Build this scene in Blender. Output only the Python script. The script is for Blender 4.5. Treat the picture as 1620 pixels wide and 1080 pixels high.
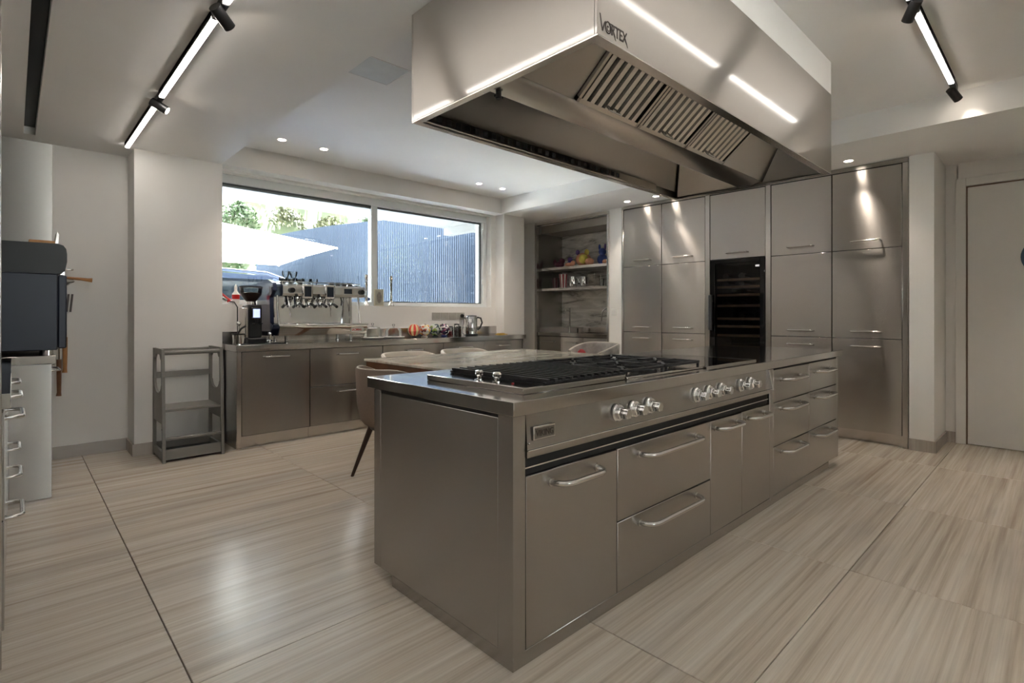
import bpy, bmesh, math, random
from mathutils import Vector, Matrix
for o in list(bpy.data.objects): bpy.data.objects.remove(o)
S = bpy.context.scene
COL = S.collection
RND = random.Random(7)
PI = math.pi
# ------------------------------------------------------------ camera
cam_d = bpy.data.cameras.new('camera'); cam = bpy.data.objects.new('camera', cam_d); COL.objects.link(cam)
FPX, YAW, CAMH = 831.5, math.radians(46.48), 1.2036
cam_d.sensor_width = 36.0; cam_d.lens = 36.0 * FPX / 1620.0
cam_d.shift_y = -(540 - 496.5) / 1620.0
cam_d.clip_start = 0.02; cam_d.clip_end = 300
cam.location = (0, 0, CAMH)
cam.rotation_euler = (PI / 2, 0, YAW - PI / 2)
S.camera = cam
# ------------------------------------------------------------ world, sun, exposure
W = bpy.data.worlds.new('world'); S.world = W; W.use_nodes = True
nt = W.node_tree; nt.nodes.clear()
bg = nt.nodes.new('ShaderNodeBackground'); bg.inputs[0].default_value = (.92, .98, 1.0, 1); bg.inputs[1].default_value = 3.4
wo = nt.nodes.new('ShaderNodeOutputWorld')
nt.links.new(bg.outputs[0], wo.inputs[0])
sd = bpy.data.lights.new('sun', 'SUN'); sd.energy = 26.0; sd.angle = math.radians(1.0); sd.color = (.97, 1, .97)
sun = bpy.data.objects.new('sun', sd); COL.objects.link(sun)
sun.rotation_euler = Vector((-.25, -.45, -.86)).to_track_quat('-Z', 'Y').to_euler(); sun.location = (3, 4, 12)
S.view_settings.view_transform = 'Standard'; S.view_settings.look = 'None'
S.view_settings.gamma = 1.0; S.view_settings.use_curve_mapping = False
S.view_settings.exposure = 2.87
TUBE_E = 5.0; TUBE_R = 3.0; DOWN_W = 5.5; SPOT_W = .35
# ------------------------------------------------------------ materials
def lin(r, g, b): return tuple(((c / 255) / 12.92 if c / 255 <= .04045 else ((c / 255 + .055) / 1.055) ** 2.4) for c in (r, g, b))
def new_mat(name):
    m = bpy.data.materials.new(name); m.use_nodes = True
    return m, m.node_tree, m.node_tree.nodes['Principled BSDF']
def mat(name, col, rough=.5, metal=0, var=.05, scale=8, spec=.5, coat=0, bump=0, emit=None, es=0, trans=0, alpha=None):
    m, t, p = new_mat(name)
    p.inputs['Roughness'].default_value = rough; p.inputs['Metallic'].default_value = metal
    p.inputs['Specular IOR Level'].default_value = spec; p.inputs['Coat Weight'].default_value = coat
    p.inputs['Transmission Weight'].default_value = trans
    tc = t.nodes.new('ShaderNodeTexCoord'); n = t.nodes.new('ShaderNodeTexNoise'); n.inputs['Scale'].default_value = scale; n.inputs['Detail'].default_value = 4
    t.links.new(tc.outputs['Object'], n.inputs['Vector'])
    r = t.nodes.new('ShaderNodeValToRGB')
    r.color_ramp.elements[0].position = .3; r.color_ramp.elements[1].position = .7
    r.color_ramp.elements[0].color = tuple(max(0, c * (1 - var)) for c in col) + (1,)
    r.color_ramp.elements[1].color = tuple(min(1, c * (1 + var)) for c in col) + (1,)
    t.links.new(n.outputs['Fac'], r.inputs[0]); t.links.new(r.outputs[0], p.inputs['Base Color'])
    if bump:
        b = t.nodes.new('ShaderNodeBump'); b.inputs['Strength'].default_value = bump; b.inputs['Distance'].default_value = .004
        t.links.new(n.outputs['Fac'], b.inputs['Height']); t.links.new(b.outputs[0], p.inputs['Normal'])
    if emit: p.inputs['Emission Color'].default_value = (*emit, 1); p.inputs['Emission Strength'].default_value = es
    return m
def steel(name, col, rough, aniso, grain=(2.5, 2.5, 2.5), rv=.0, rot=0.0, radial='Z', coat=0, cr=.1):
    m, t, p = new_mat(name)
    p.inputs['Metallic'].default_value = 1
    g = t.nodes.new('ShaderNodeNewGeometry'); mp = t.nodes.new('ShaderNodeMapping'); mp.inputs['Scale'].default_value = grain
    n = t.nodes.new('ShaderNodeTexNoise'); n.inputs['Scale'].default_value = 1; n.inputs['Detail'].default_value = 0
    t.links.new(g.outputs['Position'], mp.inputs['Vector']); t.links.new(mp.outputs[0], n.inputs['Vector'])
    r = t.nodes.new('ShaderNodeMapRange'); r.inputs[1].default_value = 0; r.inputs[2].default_value = 1
    r.inputs[3].default_value = rough - rv; r.inputs[4].default_value = rough + rv
    t.links.new(n.outputs['Fac'], r.inputs[0]); t.links.new(r.outputs[0], p.inputs['Roughness'])
    p.inputs['Base Color'].default_value = (*col, 1)
    p.inputs['Coat Weight'].default_value = coat; p.inputs['Coat Roughness'].default_value = cr
    if aniso:
        p.inputs['Anisotropic'].default_value = aniso; p.inputs['Anisotropic Rotation'].default_value = rot
        tg = t.nodes.new('ShaderNodeTangent'); tg.direction_type = 'RADIAL'; tg.axis = radial
        t.links.new(tg.outputs[0], p.inputs['Tangent'])
    return m
def arch_glass(name, tint=(1, 1, 1), refl=1.0, ior=1.45):
    m, t, p = new_mat(name); t.nodes.remove(p)
    out = t.nodes['Material Output']; tr = t.nodes.new('ShaderNodeBsdfTransparent'); tr.inputs[0].default_value = (*tint, 1)
    gl = t.nodes.new('ShaderNodeBsdfGlossy'); gl.inputs['Roughness'].default_value = .01
    fr = t.nodes.new('ShaderNodeFresnel'); fr.inputs[0].default_value = ior
    mu = t.nodes.new('ShaderNodeMath'); mu.operation = 'MULTIPLY'; mu.inputs[1].default_value = refl
    mx = t.nodes.new('ShaderNodeMixShader')
    t.links.new(fr.outputs[0], mu.inputs[0]); t.links.new(mu.outputs[0], mx.inputs[0])
    t.links.new(tr.outputs[0], mx.inputs[1]); t.links.new(gl.outputs[0], mx.inputs[2]); t.links.new(mx.outputs[0], out.inputs[0])
    return m
def emis(name, col, s):
    m, t, p = new_mat(name); t.nodes.remove(p)
    e = t.nodes.new('ShaderNodeEmission'); e.inputs[0].default_value = (*col, 1); e.inputs[1].default_value = s
    t.links.new(e.outputs[0], t.nodes['Material Output'].inputs[0]); return m
def floor_mat(name, dark, mid, light, grey):
    m, t, p = new_mat(name)
    g = t.nodes.new('ShaderNodeNewGeometry'); oi = t.nodes.new('ShaderNodeObjectInfo')
    cb = t.nodes.new('ShaderNodeCombineXYZ'); mul = t.nodes.new('ShaderNodeMath'); mul.operation = 'MULTIPLY'; mul.inputs[1].default_value = 37.0
    t.links.new(oi.outputs['Random'], mul.inputs[0]); t.links.new(mul.outputs[0], cb.inputs[0]); t.links.new(mul.outputs[0], cb.inputs[1])
    ad = t.nodes.new('ShaderNodeVectorMath'); ad.operation = 'ADD'
    t.links.new(g.outputs['Position'], ad.inputs[0]); t.links.new(cb.outputs[0], ad.inputs[1])
    def noise(scale, detail, rough=.55, dist=0):
        mp = t.nodes.new('ShaderNodeMapping'); mp.inputs['Scale'].default_value = scale
        n = t.nodes.new('ShaderNodeTexNoise'); n.inputs['Scale'].default_value = 1; n.inputs['Detail'].default_value = detail; n.inputs['Roughness'].default_value = rough; n.inputs['Distortion'].default_value = dist
        t.links.new(ad.outputs[0], mp.inputs['Vector']); t.links.new(mp.outputs[0], n.inputs['Vector']); return n
    n1 = noise((.35, 17, 1), 7, .66, .2); n2 = noise((.9, 3.2, 1), 3); n3 = noise((1.2, 70, 1), 3, .6)
    r = t.nodes.new('ShaderNodeValToRGB'); e = r.color_ramp.elements
    e[0].position = .30; e[0].color = (*dark, 1); e[1].position = .68; e[1].color = (*light, 1)
    x = e.new(.47); x.color = (*mid, 1)
    t.links.new(n1.outputs['Fac'], r.inputs[0])
    mx = t.nodes.new('ShaderNodeMix'); mx.data_type = 'RGBA'; mx.inputs[7].default_value = (*grey, 1)
    mr = t.nodes.new('ShaderNodeMapRange'); mr.inputs[1].default_value = .5; mr.inputs[2].default_value = .72; mr.inputs[4].default_value = .55
    t.links.new(n2.outputs['Fac'], mr.inputs[0]); t.links.new(mr.outputs[0], mx.inputs[0]); t.links.new(r.outputs[0], mx.inputs[6])
    m3 = t.nodes.new('ShaderNodeMix'); m3.data_type = 'RGBA'; m3.blend_type = 'MULTIPLY'; m3.inputs[0].default_value = 1
    r3 = t.nodes.new('ShaderNodeValToRGB'); r3.color_ramp.elements[0].position = .3; r3.color_ramp.elements[0].color = (.84, .83, .82, 1); r3.color_ramp.elements[1].position = .6; r3.color_ramp.elements[1].color = (1, 1, 1, 1)
    t.links.new(n3.outputs['Fac'], r3.inputs[0]); t.links.new(mx.outputs[2], m3.inputs[6]); t.links.new(r3.outputs[0], m3.inputs[7])
    t.links.new(m3.outputs[2], p.inputs['Base Color'])
    p.inputs['Roughness'].default_value = .25; p.inputs['Specular IOR Level'].default_value = .5
    return m
def marble(name, a, b, scale=(1.2, 1.2, 6), rough=.25, vein=(.2, .19, .18), vs=.5):
    m, t, p = new_mat(name)
    g = t.nodes.new('ShaderNodeNewGeometry'); mp = t.nodes.new('ShaderNodeMapping'); mp.inputs['Scale'].default_value = scale
    n = t.nodes.new('ShaderNodeTexNoise'); n.inputs['Scale'].default_value = 1.6; n.inputs['Detail'].default_value = 8; n.inputs['Distortion'].default_value = .8; n.inputs['Roughness'].default_value = .65
    t.links.new(g.outputs['Position'], mp.inputs[0]); t.links.new(mp.outputs[0], n.inputs['Vector'])
    r = t.nodes.new('ShaderNodeValToRGB'); e = r.color_ramp.elements
    e[0].position = .34; e[0].color = tuple(vein[i] * vs + a[i] * (1 - vs) for i in range(3)) + (1,); e[1].position = .66; e[1].color = (*b, 1); x = e.new(.45); x.color = (*a, 1)
    t.links.new(n.outputs['Fac'], r.inputs[0]); t.links.new(r.outputs[0], p.inputs['Base Color']); p.inputs['Roughness'].default_value = rough
    return m
M = {}
ST = (.43, .41, .388)
M['steel'] = steel('brushed_steel', ST, .27, .92, rot=.25, coat=.25, cr=.16)
M['steel_lit'] = steel('lit_brushed_steel', (.60, .572, .54), .25, .92, rot=.25, coat=.25, cr=.16)  # same brushed steel, colour raised to stand in for brighter reflections
M['steel_top'] = steel('worktop_steel', (.54, .52, .495), .12, 0, grain=(2, 2, 2), rv=.01)
M['steel_hood'] = steel('hood_steel', (.49, .465, .435), .31, .95, rot=.25, coat=.6, cr=.08)
M['steel_plain'] = steel('satin_steel', (.62, .59, .56), .22, 0, rv=.015)
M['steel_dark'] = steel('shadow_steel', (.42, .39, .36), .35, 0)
M['chrome'] = mat('chrome', (.78, .78, .78), .06, 1, .01)
M['handle'] = mat('polished_steel_tube', (.66, .65, .63), .17, 1, .02)
M['carcass'] = mat('carcass_gap_shade', (.03, .029, .028), .6)  # carcass coloured near black so gaps between fronts read as shade
M['gap'] = mat('gap_shade_and_seam', (.008, .008, .008), .6)  # flat black painted in for shade in gaps and slots; also seams
M['paint'] = mat('white_wall_paint', (.80, .775, .745), .65, 0, .012, 3)
M['ceil'] = mat('white_ceiling_paint', (.82, .805, .785), .7, 0, .012, 3)
M['white'] = mat('white_lacquer', (.74, .72, .69), .35, 0, .01)
M['wframe'] = mat('white_window_frame', (.78, .80, .80), .4, 0, .01)
M['tile'] = floor_mat('striped_stone_tile', lin(174, 159, 142), lin(206, 194, 178), lin(223, 215, 203), lin(182, 175, 168))
M['grout'] = mat('dark_grout', lin(96, 84, 72), .8)
M['base'] = floor_mat('striped_stone_skirting', lin(150, 140, 131), lin(176, 167, 159), lin(192, 184, 176), lin(164, 157, 151))
M['marble'] = marble('grey_green_marble', lin(196, 191, 183), lin(234, 229, 222), vein=lin(84, 82, 78), vs=.75)
M['table'] = marble('cream_marble', lin(196, 188, 174), lin(222, 215, 203), (1.2, 6, 1), .10, lin(170, 160, 146), .6)
M['wood'] = mat('brown_wood', lin(112, 72, 46), .45, 0, .2, 14)
M['lightwood'] = mat('beech_wood', lin(176, 124, 74), .5, 0, .12, 20)
M['darkwood'] = mat('dark_walnut', lin(58, 38, 28), .4, 0, .15, 20)
M['fabric'] = mat('greige_fabric', lin(128, 112, 100), .85, 0, .06, 60, bump=.15)
M['fabric_pale'] = mat('mottled_pale_fabric', lin(170, 164, 158), .85, 0, .22, 14, bump=.1)
M['piping'] = mat('cream_piping', lin(214, 205, 192), .6)
M['black'] = mat('black_plastic', (.012, .012, .013), .35)
M['blackgloss'] = mat('black_gloss', (.006, .006, .007), .05, coat=.4)
M['iron'] = mat('cast_iron', (.014, .014, .016), .5, 0, .2, 60, bump=.1)
M['navy'] = mat('navy_enamel', lin(40, 46, 62), .38, 0, .03)
M['soot'] = mat('black_enamel', lin(26, 25, 26), .4, 0, .03)
M['greypaint'] = mat('grey_painted_wood', lin(132, 129, 124), .5, 0, .03)
M['glass'] = arch_glass('window_glass', (.97, .985, .98))
M['clear'] = arch_glass('clear_glass', (.97, .98, .98), 1.6)
M['smoke'] = arch_glass('smoked_glass', (.72, .70, .70), 1.0)
M['tube'] = emis('lit_tube', (1, .93, .85), TUBE_E)
M['tube_dim'] = emis('lit_tube_dimmed', (1, .93, .85), TUBE_R)
M['lamp'] = emis('lit_lens', (1, .88, .74), 6)
M['darkgap'] = mat('dark_slot', (.012, .012, .016), .6)
M['vent'] = mat('grey_vent_panel', lin(205, 208, 208), .6)
M['red'] = mat('red_cloth', lin(150, 30, 34), .7)
M['letter'] = mat('dark_letter', lin(58, 48, 42), .5)
M['bluedisc'] = mat('slate_blue_disc', lin(70, 92, 116), .3)
M['beans'] = mat('coffee_beans', lin(66, 42, 30), .6, 0, .4, 90, bump=.6)
M['redplastic'] = mat('red_plastic', lin(190, 34, 34), .35)
M['label'] = mat('white_label', lin(225, 222, 216), .5)
M['screen'] = mat('blue_display', lin(150, 160, 190), .2, emit=lin(120, 130, 170), es=.5)
M['darkscreen'] = mat('dark_display', lin(40, 46, 58), .15)
M['candle'] = mat('silver_candlestick', (.72, .70, .66), .18, 1, .03)
M['photo'] = marble('photo_paper', lin(150, 142, 128), lin(190, 184, 170), (20, 20, 20), .5)
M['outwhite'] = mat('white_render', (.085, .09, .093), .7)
M['paving'] = mat('courtyard_paving', lin(222, 222, 220), .8)
M['corr'] = steel('corrugated_metal', (.029, .037, .053), .35, 0, grain=(3, 3, 1.5), rv=.08)
M['canvas'] = None
M['carpaint'] = mat('blue_grey_car_paint', lin(92, 108, 140), .2, .4, .02, coat=.6)
M['carglass'] = mat('car_glass', lin(40, 48, 56), .05, 0, .02, coat=.5)
M['rubber'] = mat('rubber', (.015, .015, .015), .7)
M['leaf'] = mat('green_leaf', lin(34, 50, 24), .6, 0, .25, 3)
M['leaf2'] = mat('dry_leaf', lin(52, 54, 30), .65, 0, .25, 3)
M['hill'] = mat('grassy_hillside', lin(44, 52, 28), .9, 0, .45, 1.2)
def canvas():
    m, t, p = new_mat('white_canvas'); p.inputs['Base Color'].default_value = (.86, .86, .85, 1); p.inputs['Roughness'].default_value = .8
    tr = t.nodes.new('ShaderNodeBsdfTranslucent'); tr.inputs[0].default_value = (.86, .86, .84, 1); mx = t.nodes.new('ShaderNodeMixShader'); mx.inputs[0].default_value = .5
    o = t.nodes['Material Output']; t.links.new(p.outputs[0], mx.inputs[1]); t.links.new(tr.outputs[0], mx.inputs[2]); t.links.new(mx.outputs[0], o.inputs[0]); return m
M['canvas'] = canvas()
def glaze(name, cols, scale):
    m, t, p = new_mat(name); tc = t.nodes.new('ShaderNodeTexCoord'); v = t.nodes.new('ShaderNodeTexVoronoi'); v.inputs['Scale'].default_value = scale
    r = t.nodes.new('ShaderNodeValToRGB'); r.color_ramp.interpolation = 'CONSTANT'; e = r.color_ramp.elements
    e[0].position = 0; e[0].color = (*cols[0], 1); e[1].position = 1 / len(cols); e[1].color = (*cols[1], 1)
    for i, c in enumerate(cols[2:]): x = e.new((i + 2) / len(cols)); x.color = (*c, 1)
    s = t.nodes.new('ShaderNodeSeparateColor'); t.links.new(tc.outputs['Object'], v.inputs['Vector']); t.links.new(v.outputs['Color'], s.inputs[0]); t.links.new(s.outputs[0], r.inputs[0])
    t.links.new(r.outputs[0], p.inputs['Base Color']); p.inputs['Roughness'].default_value = .25; return m
# ------------------------------------------------------------ mesh builder
class MB:
    def __init__(s): s.v = []; s.f = []
    def add(s, vs, fs):
        o = len(s.v); s.v += [tuple(v) for v in vs]; s.f += [tuple(i + o for i in f) for f in fs]; return s
    def box(s, x0, y0, z0, x1, y1, z1, b=0):
        x0, x1 = min(x0, x1), max(x0, x1); y0, y1 = min(y0, y1), max(y0, y1); z0, z1 = min(z0, z1), max(z0, z1)
        if b <= 0:
            vs = [(x, y, z) for x in (x0, x1) for y in (y0, y1) for z in (z0, z1)]
            return s.add(vs, [(0, 1, 3, 2), (4, 6, 7, 5), (0, 4, 5, 1), (2, 3, 7, 6), (0, 2, 6, 4), (1, 5, 7, 3)])
        b = min(b, (x1 - x0) * .49, (y1 - y0) * .49, (z1 - z0) * .49)
        P = ((x0, x1), (y0, y1), (z0, z1)); vs = []; idx = {}
        for i in (0, 1):
            for j in (0, 1):
                for k in (0, 1):
                    for a in range(3):
                        c = []
                        for d, w in enumerate((i, j, k)):
                            q = P[d][w]
                            if d != a: q += b if w == 0 else -b
                            c.append(q)
                        idx[(i, j, k, a)] = len(vs); vs.append(c)
        fs = []
        for a in range(3):
            o = [d for d in range(3) if d != a]
            for w in (0, 1):
                r = []
                for p, q in ((0, 0), (1, 0), (1, 1), (0, 1)):
                    c = [0, 0, 0]; c[a] = w; c[o[0]] = p; c[o[1]] = q; r.append(idx[(*c, a)])
                fs.append(r)
            for p in (0, 1):
                for q in (0, 1):
                    c0 = [0, 0, 0]; c1 = [0, 0, 0]; c0[a] = 0; c1[a] = 1
                    for c in (c0, c1): c[o[0]] = p; c[o[1]] = q
                    fs.append([idx[(*c0, o[0])], idx[(*c1, o[0])], idx[(*c1, o[1])], idx[(*c0, o[1])]])
        for i in (0, 1):
            for j in (0, 1):
                for k in (0, 1): fs.append([idx[(i, j, k, a)] for a in range(3)])
        return s.add(vs, fs)
    def prism(s, poly, axis, a, b):
        n = len(poly)
        def P(p, w): return {'x': (w, p[0], p[1]), 'y': (p[0], w, p[1]), 'z': (p[0], p[1], w)}[axis]
        vs = [P(p, a) for p in poly] + [P(p, b) for p in poly]
        return s.add(vs, [tuple(range(n)), tuple(range(2 * n - 1, n - 1, -1))] + [(i, (i + 1) % n, n + (i + 1) % n, n + i) for i in range(n)])
    def tube(s, path, r, n=8, caps=True, closed=False):
        path = [Vector(p) for p in path]; m = len(path); vs = []; rr = r if isinstance(r, (list, tuple)) else [r] * m
        t0 = (path[1] - path[0]).normalized(); up = Vector((0, 0, 1)) if abs(t0.z) < .9 else Vector((1, 0, 0)); nn = t0.cross(up).normalized()
        for i, p in enumerate(path):
            if closed: t = (path[(i + 1) % m] - path[i - 1]).normalized()
            else: t = (path[min(i + 1, m - 1)] - path[max(i - 1, 0)]).normalized()
            nn = (nn - t * nn.dot(t)).normalized(); bb = t.cross(nn)
            for k in range(n):
                a = 2 * PI * k / n; vs.append(p + (nn * math.cos(a) + bb * math.sin(a)) * rr[i])
        fs = []
        for i in range(m if closed else m - 1):
            j = (i + 1) % m
            for k in range(n): fs.append((i * n + k, i * n + (k + 1) % n, j * n + (k + 1) % n, j * n + k))
        if caps and not closed: fs += [tuple(range(n - 1, -1, -1)), tuple((m - 1) * n + k for k in range(n))]
        return s.add(vs, fs)
    def cyl(s, p0, p1, r0, r1=None, n=16, caps=True): return s.tube([p0, p1], [r0, r0 if r1 is None else r1], n, caps)
    def lathe(s, prof, c=(0, 0, 0), n=20, axis='z', caps=True, start=0, star=None):
        vs = []; m = len(prof)
        for (r, h) in prof:
            for k in range(n):
                a = 2 * PI * k / n + start; q = r
                if star and r > 0: q = r * (1 + star[1] * math.cos(star[0] * a))
                x, y = q * math.cos(a), q * math.sin(a)
                p = {'z': (x, y, h), 'y': (x, h, y), 'x': (h, x, y)}[axis]
                vs.append((p[0] + c[0], p[1] + c[1], p[2] + c[2]))
        fs = [(i * n + k, i * n + (k + 1) % n, (i + 1) * n + (k + 1) % n, (i + 1) * n + k) for i in range(m - 1) for k in range(n)]
        if caps: fs += [tuple(range(n - 1, -1, -1)), tuple((m - 1) * n + k for k in range(n))]
        return s.add(vs, fs)
    def sphere(s, c, r, nu=16, nv=10, sq=(1, 1, 1)):
        prof = [(max(1e-4, math.sin(PI * i / nv)), -math.cos(PI * i / nv)) for i in range(nv + 1)]
        o = len(s.v); s.lathe(prof, (0, 0, 0), nu)
        for i in range(o, len(s.v)): v = s.v[i]; s.v[i] = (c[0] + v[0] * r * sq[0], c[1] + v[1] * r * sq[1], c[2] + v[2] * r * sq[2])
        return s
    def quad(s, *p): return s.add(p, [tuple(range(len(p)))])
    def slab(s, pts, off):
        off = Vector(off); n = len(pts); a = [Vector(p) for p in pts]; b = [p + off for p in a]
        return s.add(a + b, [tuple(range(n)), tuple(range(2 * n - 1, n - 1, -1))] + [(i, (i + 1) % n, n + (i + 1) % n, n + i) for i in range(n)])
    def mesh(s, name, off=(0, 0, 0), smooth=40):
        me = bpy.data.meshes.new(name)
        me.from_pydata([(v[0] - off[0], v[1] - off[1], v[2] - off[2]) for v in s.v], [], s.f); me.update()
        b = bmesh.new(); b.from_mesh(me); bmesh.ops.recalc_face_normals(b, faces=b.faces); b.to_mesh(me); b.free()
        if smooth:
            me.shade_smooth(); me.set_sharp_from_angle(angle=math.radians(smooth))
        return me
WORG = {}
def link(name, me, m, parent=None, loc=(0, 0, 0)):
    o = bpy.data.objects.new(name, me); COL.objects.link(o)
    if m is not None and not me.materials: me.materials.append(M[m] if isinstance(m, str) else m)
    if parent is not None: o.parent = parent
    o.location = loc
    return o
def tag(o, label, cat, group=None):
    o['label'] = label; o['category'] = cat
    if group: o['group'] = group
    return o
def thing(name, label, cat, loc=(0, 0, 0), group=None):
    o = bpy.data.objects.new(name, None); COL.objects.link(o); o.location = loc; o.empty_display_size = .05; WORG[o.name] = Vector(loc)
    return tag(o, label, cat, group)
def part(name, mb, m, parent, smooth=40, label=None):
    org = WORG[parent.name]; o = link(name, mb.mesh(name, org, smooth), m, parent); WORG[o.name] = org
    if label: o['label'] = label
    return o
def single(name, mb, m, label, cat, group=None, smooth=40):
    xs = [v[0] for v in mb.v]; ys = [v[1] for v in mb.v]; zs = [v[2] for v in mb.v]
    org = Vector(((min(xs) + max(xs)) / 2, (min(ys) + max(ys)) / 2, min(zs)))
    o = link(name, mb.mesh(name, org, smooth), m, None, org); WORG[o.name] = org
    return tag(o, label, cat, group)
def struct(name, mb, m, parent=None, smooth=30):
    if parent is None:
        o = link(name, mb.mesh(name, (0, 0, 0), smooth), m); o['kind'] = 'structure'; WORG[o.name] = Vector((0, 0, 0)); return o
    return part(name, mb, m, parent, smooth)
def copy_tree(o, parent=None):
    c = o.copy(); COL.objects.link(c); c.parent = parent
    for ch in o.children: copy_tree(ch, c)
    return c
def text_mesh(body, size, ext, matrix, m, name, parent, bold=0.0):
    cu = bpy.data.curves.new(name, 'FONT'); cu.body = body; cu.size = size; cu.extrude = ext; cu.offset = bold
    ob = bpy.data.objects.new('tmp', cu); me = bpy.data.meshes.new_from_object(ob)
    bpy.data.objects.remove(ob); bpy.data.curves.remove(cu)
    org = WORG[parent.name]; me.transform(Matrix.Translation(-org) @ matrix)
    return link(name, me, m, parent)
HC = {}
def handle(parent, c, ax, out, w, prot=.045, r=.008, rc=.035, m='handle', name='handle'):
    """D-shaped tube handle: c = middle between the two fixings, ax = along, out = away from the front"""
    key = (ax, out, round(w, 3), prot, r, rc)
    if key not in HC:
        A = Vector({'x': (1, 0, 0), 'y': (0, 1, 0), 'z': (0, 0, 1)}[ax]); O = Vector(out); rc2 = min(rc, prot * .98)
        pts = [(-w / 2, -.001)]
        for i in range(6):
            a = PI - i * PI / 10; pts.append((-w / 2 + rc2 + rc2 * math.cos(a), prot - rc2 + rc2 * math.sin(a)))
        pts += [(-p[0], p[1]) for p in reversed(pts)]
        mb = MB().tube([A * p[0] + O * p[1] for p in pts], r, 10)
        for sx in (-1, 1): mb.cyl(A * (sx * w / 2) - O * .0005, A * (sx * w / 2) + O * .004, r * 1.45, n=12)
        HC[key] = mb.mesh('handle', (0, 0, 0), 50)
    return link(name, HC[key], m, parent, Vector(c) - WORG[parent.name])
# ============================================================ ROOM
ZS, ZC = 2.605, 2.81          # soffit / upper ceiling
XL, XR, YB = -.66, 6.40, -2.6  # left wall, right wall, wall behind the photographer
fl = struct('floor', MB().box(XL - .2, YB - .2, -.12, 7.2, 6.2, -.008), 'grout')
TX, TY = 1.213, 1.25; tm = {}
gx = [.425 + TX * i for i in range(-1, 6)]; gy = [.70 + TY * j for j in range(-3, 5)]
for i, x in enumerate(gx):
    for j, y in enumerate(gy):
        x0, x1 = max(x, XL - .1), min(x + TX, 7.0); y0, y1 = max(y, YB - .1), min(y + TY, 6.1)
        if x1 - x0 < .05 or y1 - y0 < .05: continue
        k = (round(x1 - x0, 3), round(y1 - y0, 3))
        if k not in tm:
            tm[k] = MB().box(.002, .002, -.01, k[0] - .002, k[1] - .002, 0, .0015).mesh('floor_tile', smooth=0)
        link('floor_tile', tm[k], 'tile', fl, (x0, y0, 0))
struct('ceiling', MB().box(XL - .2, YB - .2, ZC, 7.2, 6.2, ZC + .15), 'ceil')
struct('trim_1', MB().box(XL - .1, YB - .1, ZS, .06, 6.0, ZC).box(.128, YB - .1, ZS, 1.41, 6.0, ZC).box(.06, 5.56, ZS, .128, 6, ZC).box(.06, YB, 2.68, .128, 5.56, ZC), 'ceil')
struct('trim_2', MB().box(4.95, YB - .1, ZS, 7.1, 6.0, ZC), 'ceil')
struct('trim_3', MB().box(1.41, 5.43, ZS, 4.95, 5.9, ZC), 'ceil')
struct('trim_4', MB().box(1.41, 1.031, ZS, 3.789, 2.109, ZC), 'ceil')
wl = struct('wall_left', MB().box(XL - .15, YB - .1, 0, XL, 6.1, ZC), 'paint')
GX0, GX1, GZ0, GZ1 = .7, 1.45, 1.05, 2.4
struct('wall_back', MB().box(XL - .1, YB - .15, 0, GX0, YB, ZC).box(GX1, YB - .15, 0, 7.1, YB, ZC).box(GX0, YB - .15, GZ1, GX1, YB, ZC).box(GX0, YB - .15, 0, GX1, YB, GZ0), 'paint')
gw = struct('added_window', MB().box(GX0, YB - .12, GZ0, GX1, YB - .03, GZ0 + .05).box(GX0, YB - .12, GZ1 - .06, GX1, YB - .03, GZ1).box(GX0, YB - .12, GZ0 + .05, GX0 + .06, YB - .03, GZ1 - .06).box(GX1 - .06, YB - .12, GZ0 + .05, GX1, YB - .03, GZ1 - .06), 'wframe')  # unseen window added in the back wall to light the room
for k in range(4):
    a = GX0 + .06 + k * (GX1 - GX0 - .12) / 4; b = a + (GX1 - GX0 - .12) / 4
    struct('pane', MB().box(a, YB - .08, GZ0 + .05, b, YB - .074, GZ1 - .06), 'glass', gw, 0)
    if k: struct('mullion', MB().box(a - .03, YB - .12, GZ0 + .05, a + .03, YB - .03, GZ1 - .06), 'wframe', gw)
struct('terrace_ground', MB().box(-14, -30, -.25, 22, YB - .2, -.10), 'paving')
ww = MB()
ww.box(XL, 5.77, 0, .75, 6.05, ZS).box(.745, 5.43, 0, 1.42, 5.92, ZS)
ww.box(1.42, 5.60, 0, 5.0, 5.92, 1.298).box(4.91, 5.60, 1.298, 5.0, 5.92, ZS).box(1.42, 5.60, 2.585, 4.91, 5.92, ZS)
ww.box(5.0, 5.43, 0, 5.40, 6.05, ZS).box(5.40, 6.0, 0, 7.1, 6.1, ZS)
struct('wall_window', ww, 'paint')
wr = MB()
wr.box(5.80, 5.588, 0, 6.5, 6.0, ZS).box(5.80, 4.002, 0, 6.5, 4.212, ZS).box(5.80, 4.212, 2.56, 6.5, 5.588, ZS)
wr.box(6.40, 4.21, 0, 6.5, 5.6, ZS).box(6.40, .78, 0, 6.55, 4.1, ZS)
struct('wall_niche', wr, 'paint')
struct('wall_pier', MB().box(5.775, .782, 0, 6.40, .957, ZS), 'paint')
wd = MB(); DY0, DY1, DZ = -.36, .622, 2.37
wd.box(XR, .69, 0, XR + .15, .79, ZS).box(XR, YB, 0, XR + .15, DY0 - .075, ZS).box(XR, DY0 - .08, DZ + .08, XR + .15, .70, ZS)
struct('wall_right', wd, 'paint')
bb = MB()
bb.box(.235, 5.755, 0, .745, 5.77, .10).box(.73, 5.43, 0, .745, 5.77, .10).box(.73, 5.415, 0, 1.42, 5.43, .10)
struct('baseboard_window', bb, 'base')
bb = MB().box(5.76, .767, 0, 5.775, .957, .10).box(5.775, .767, 0, 6.40, .782, .10).box(6.385, .70, 0, 6.40, .767, .10).box(6.385, YB, 0, 6.40, DY0 - .08, .10)
struct('baseboard_right', bb, 'base')
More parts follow.
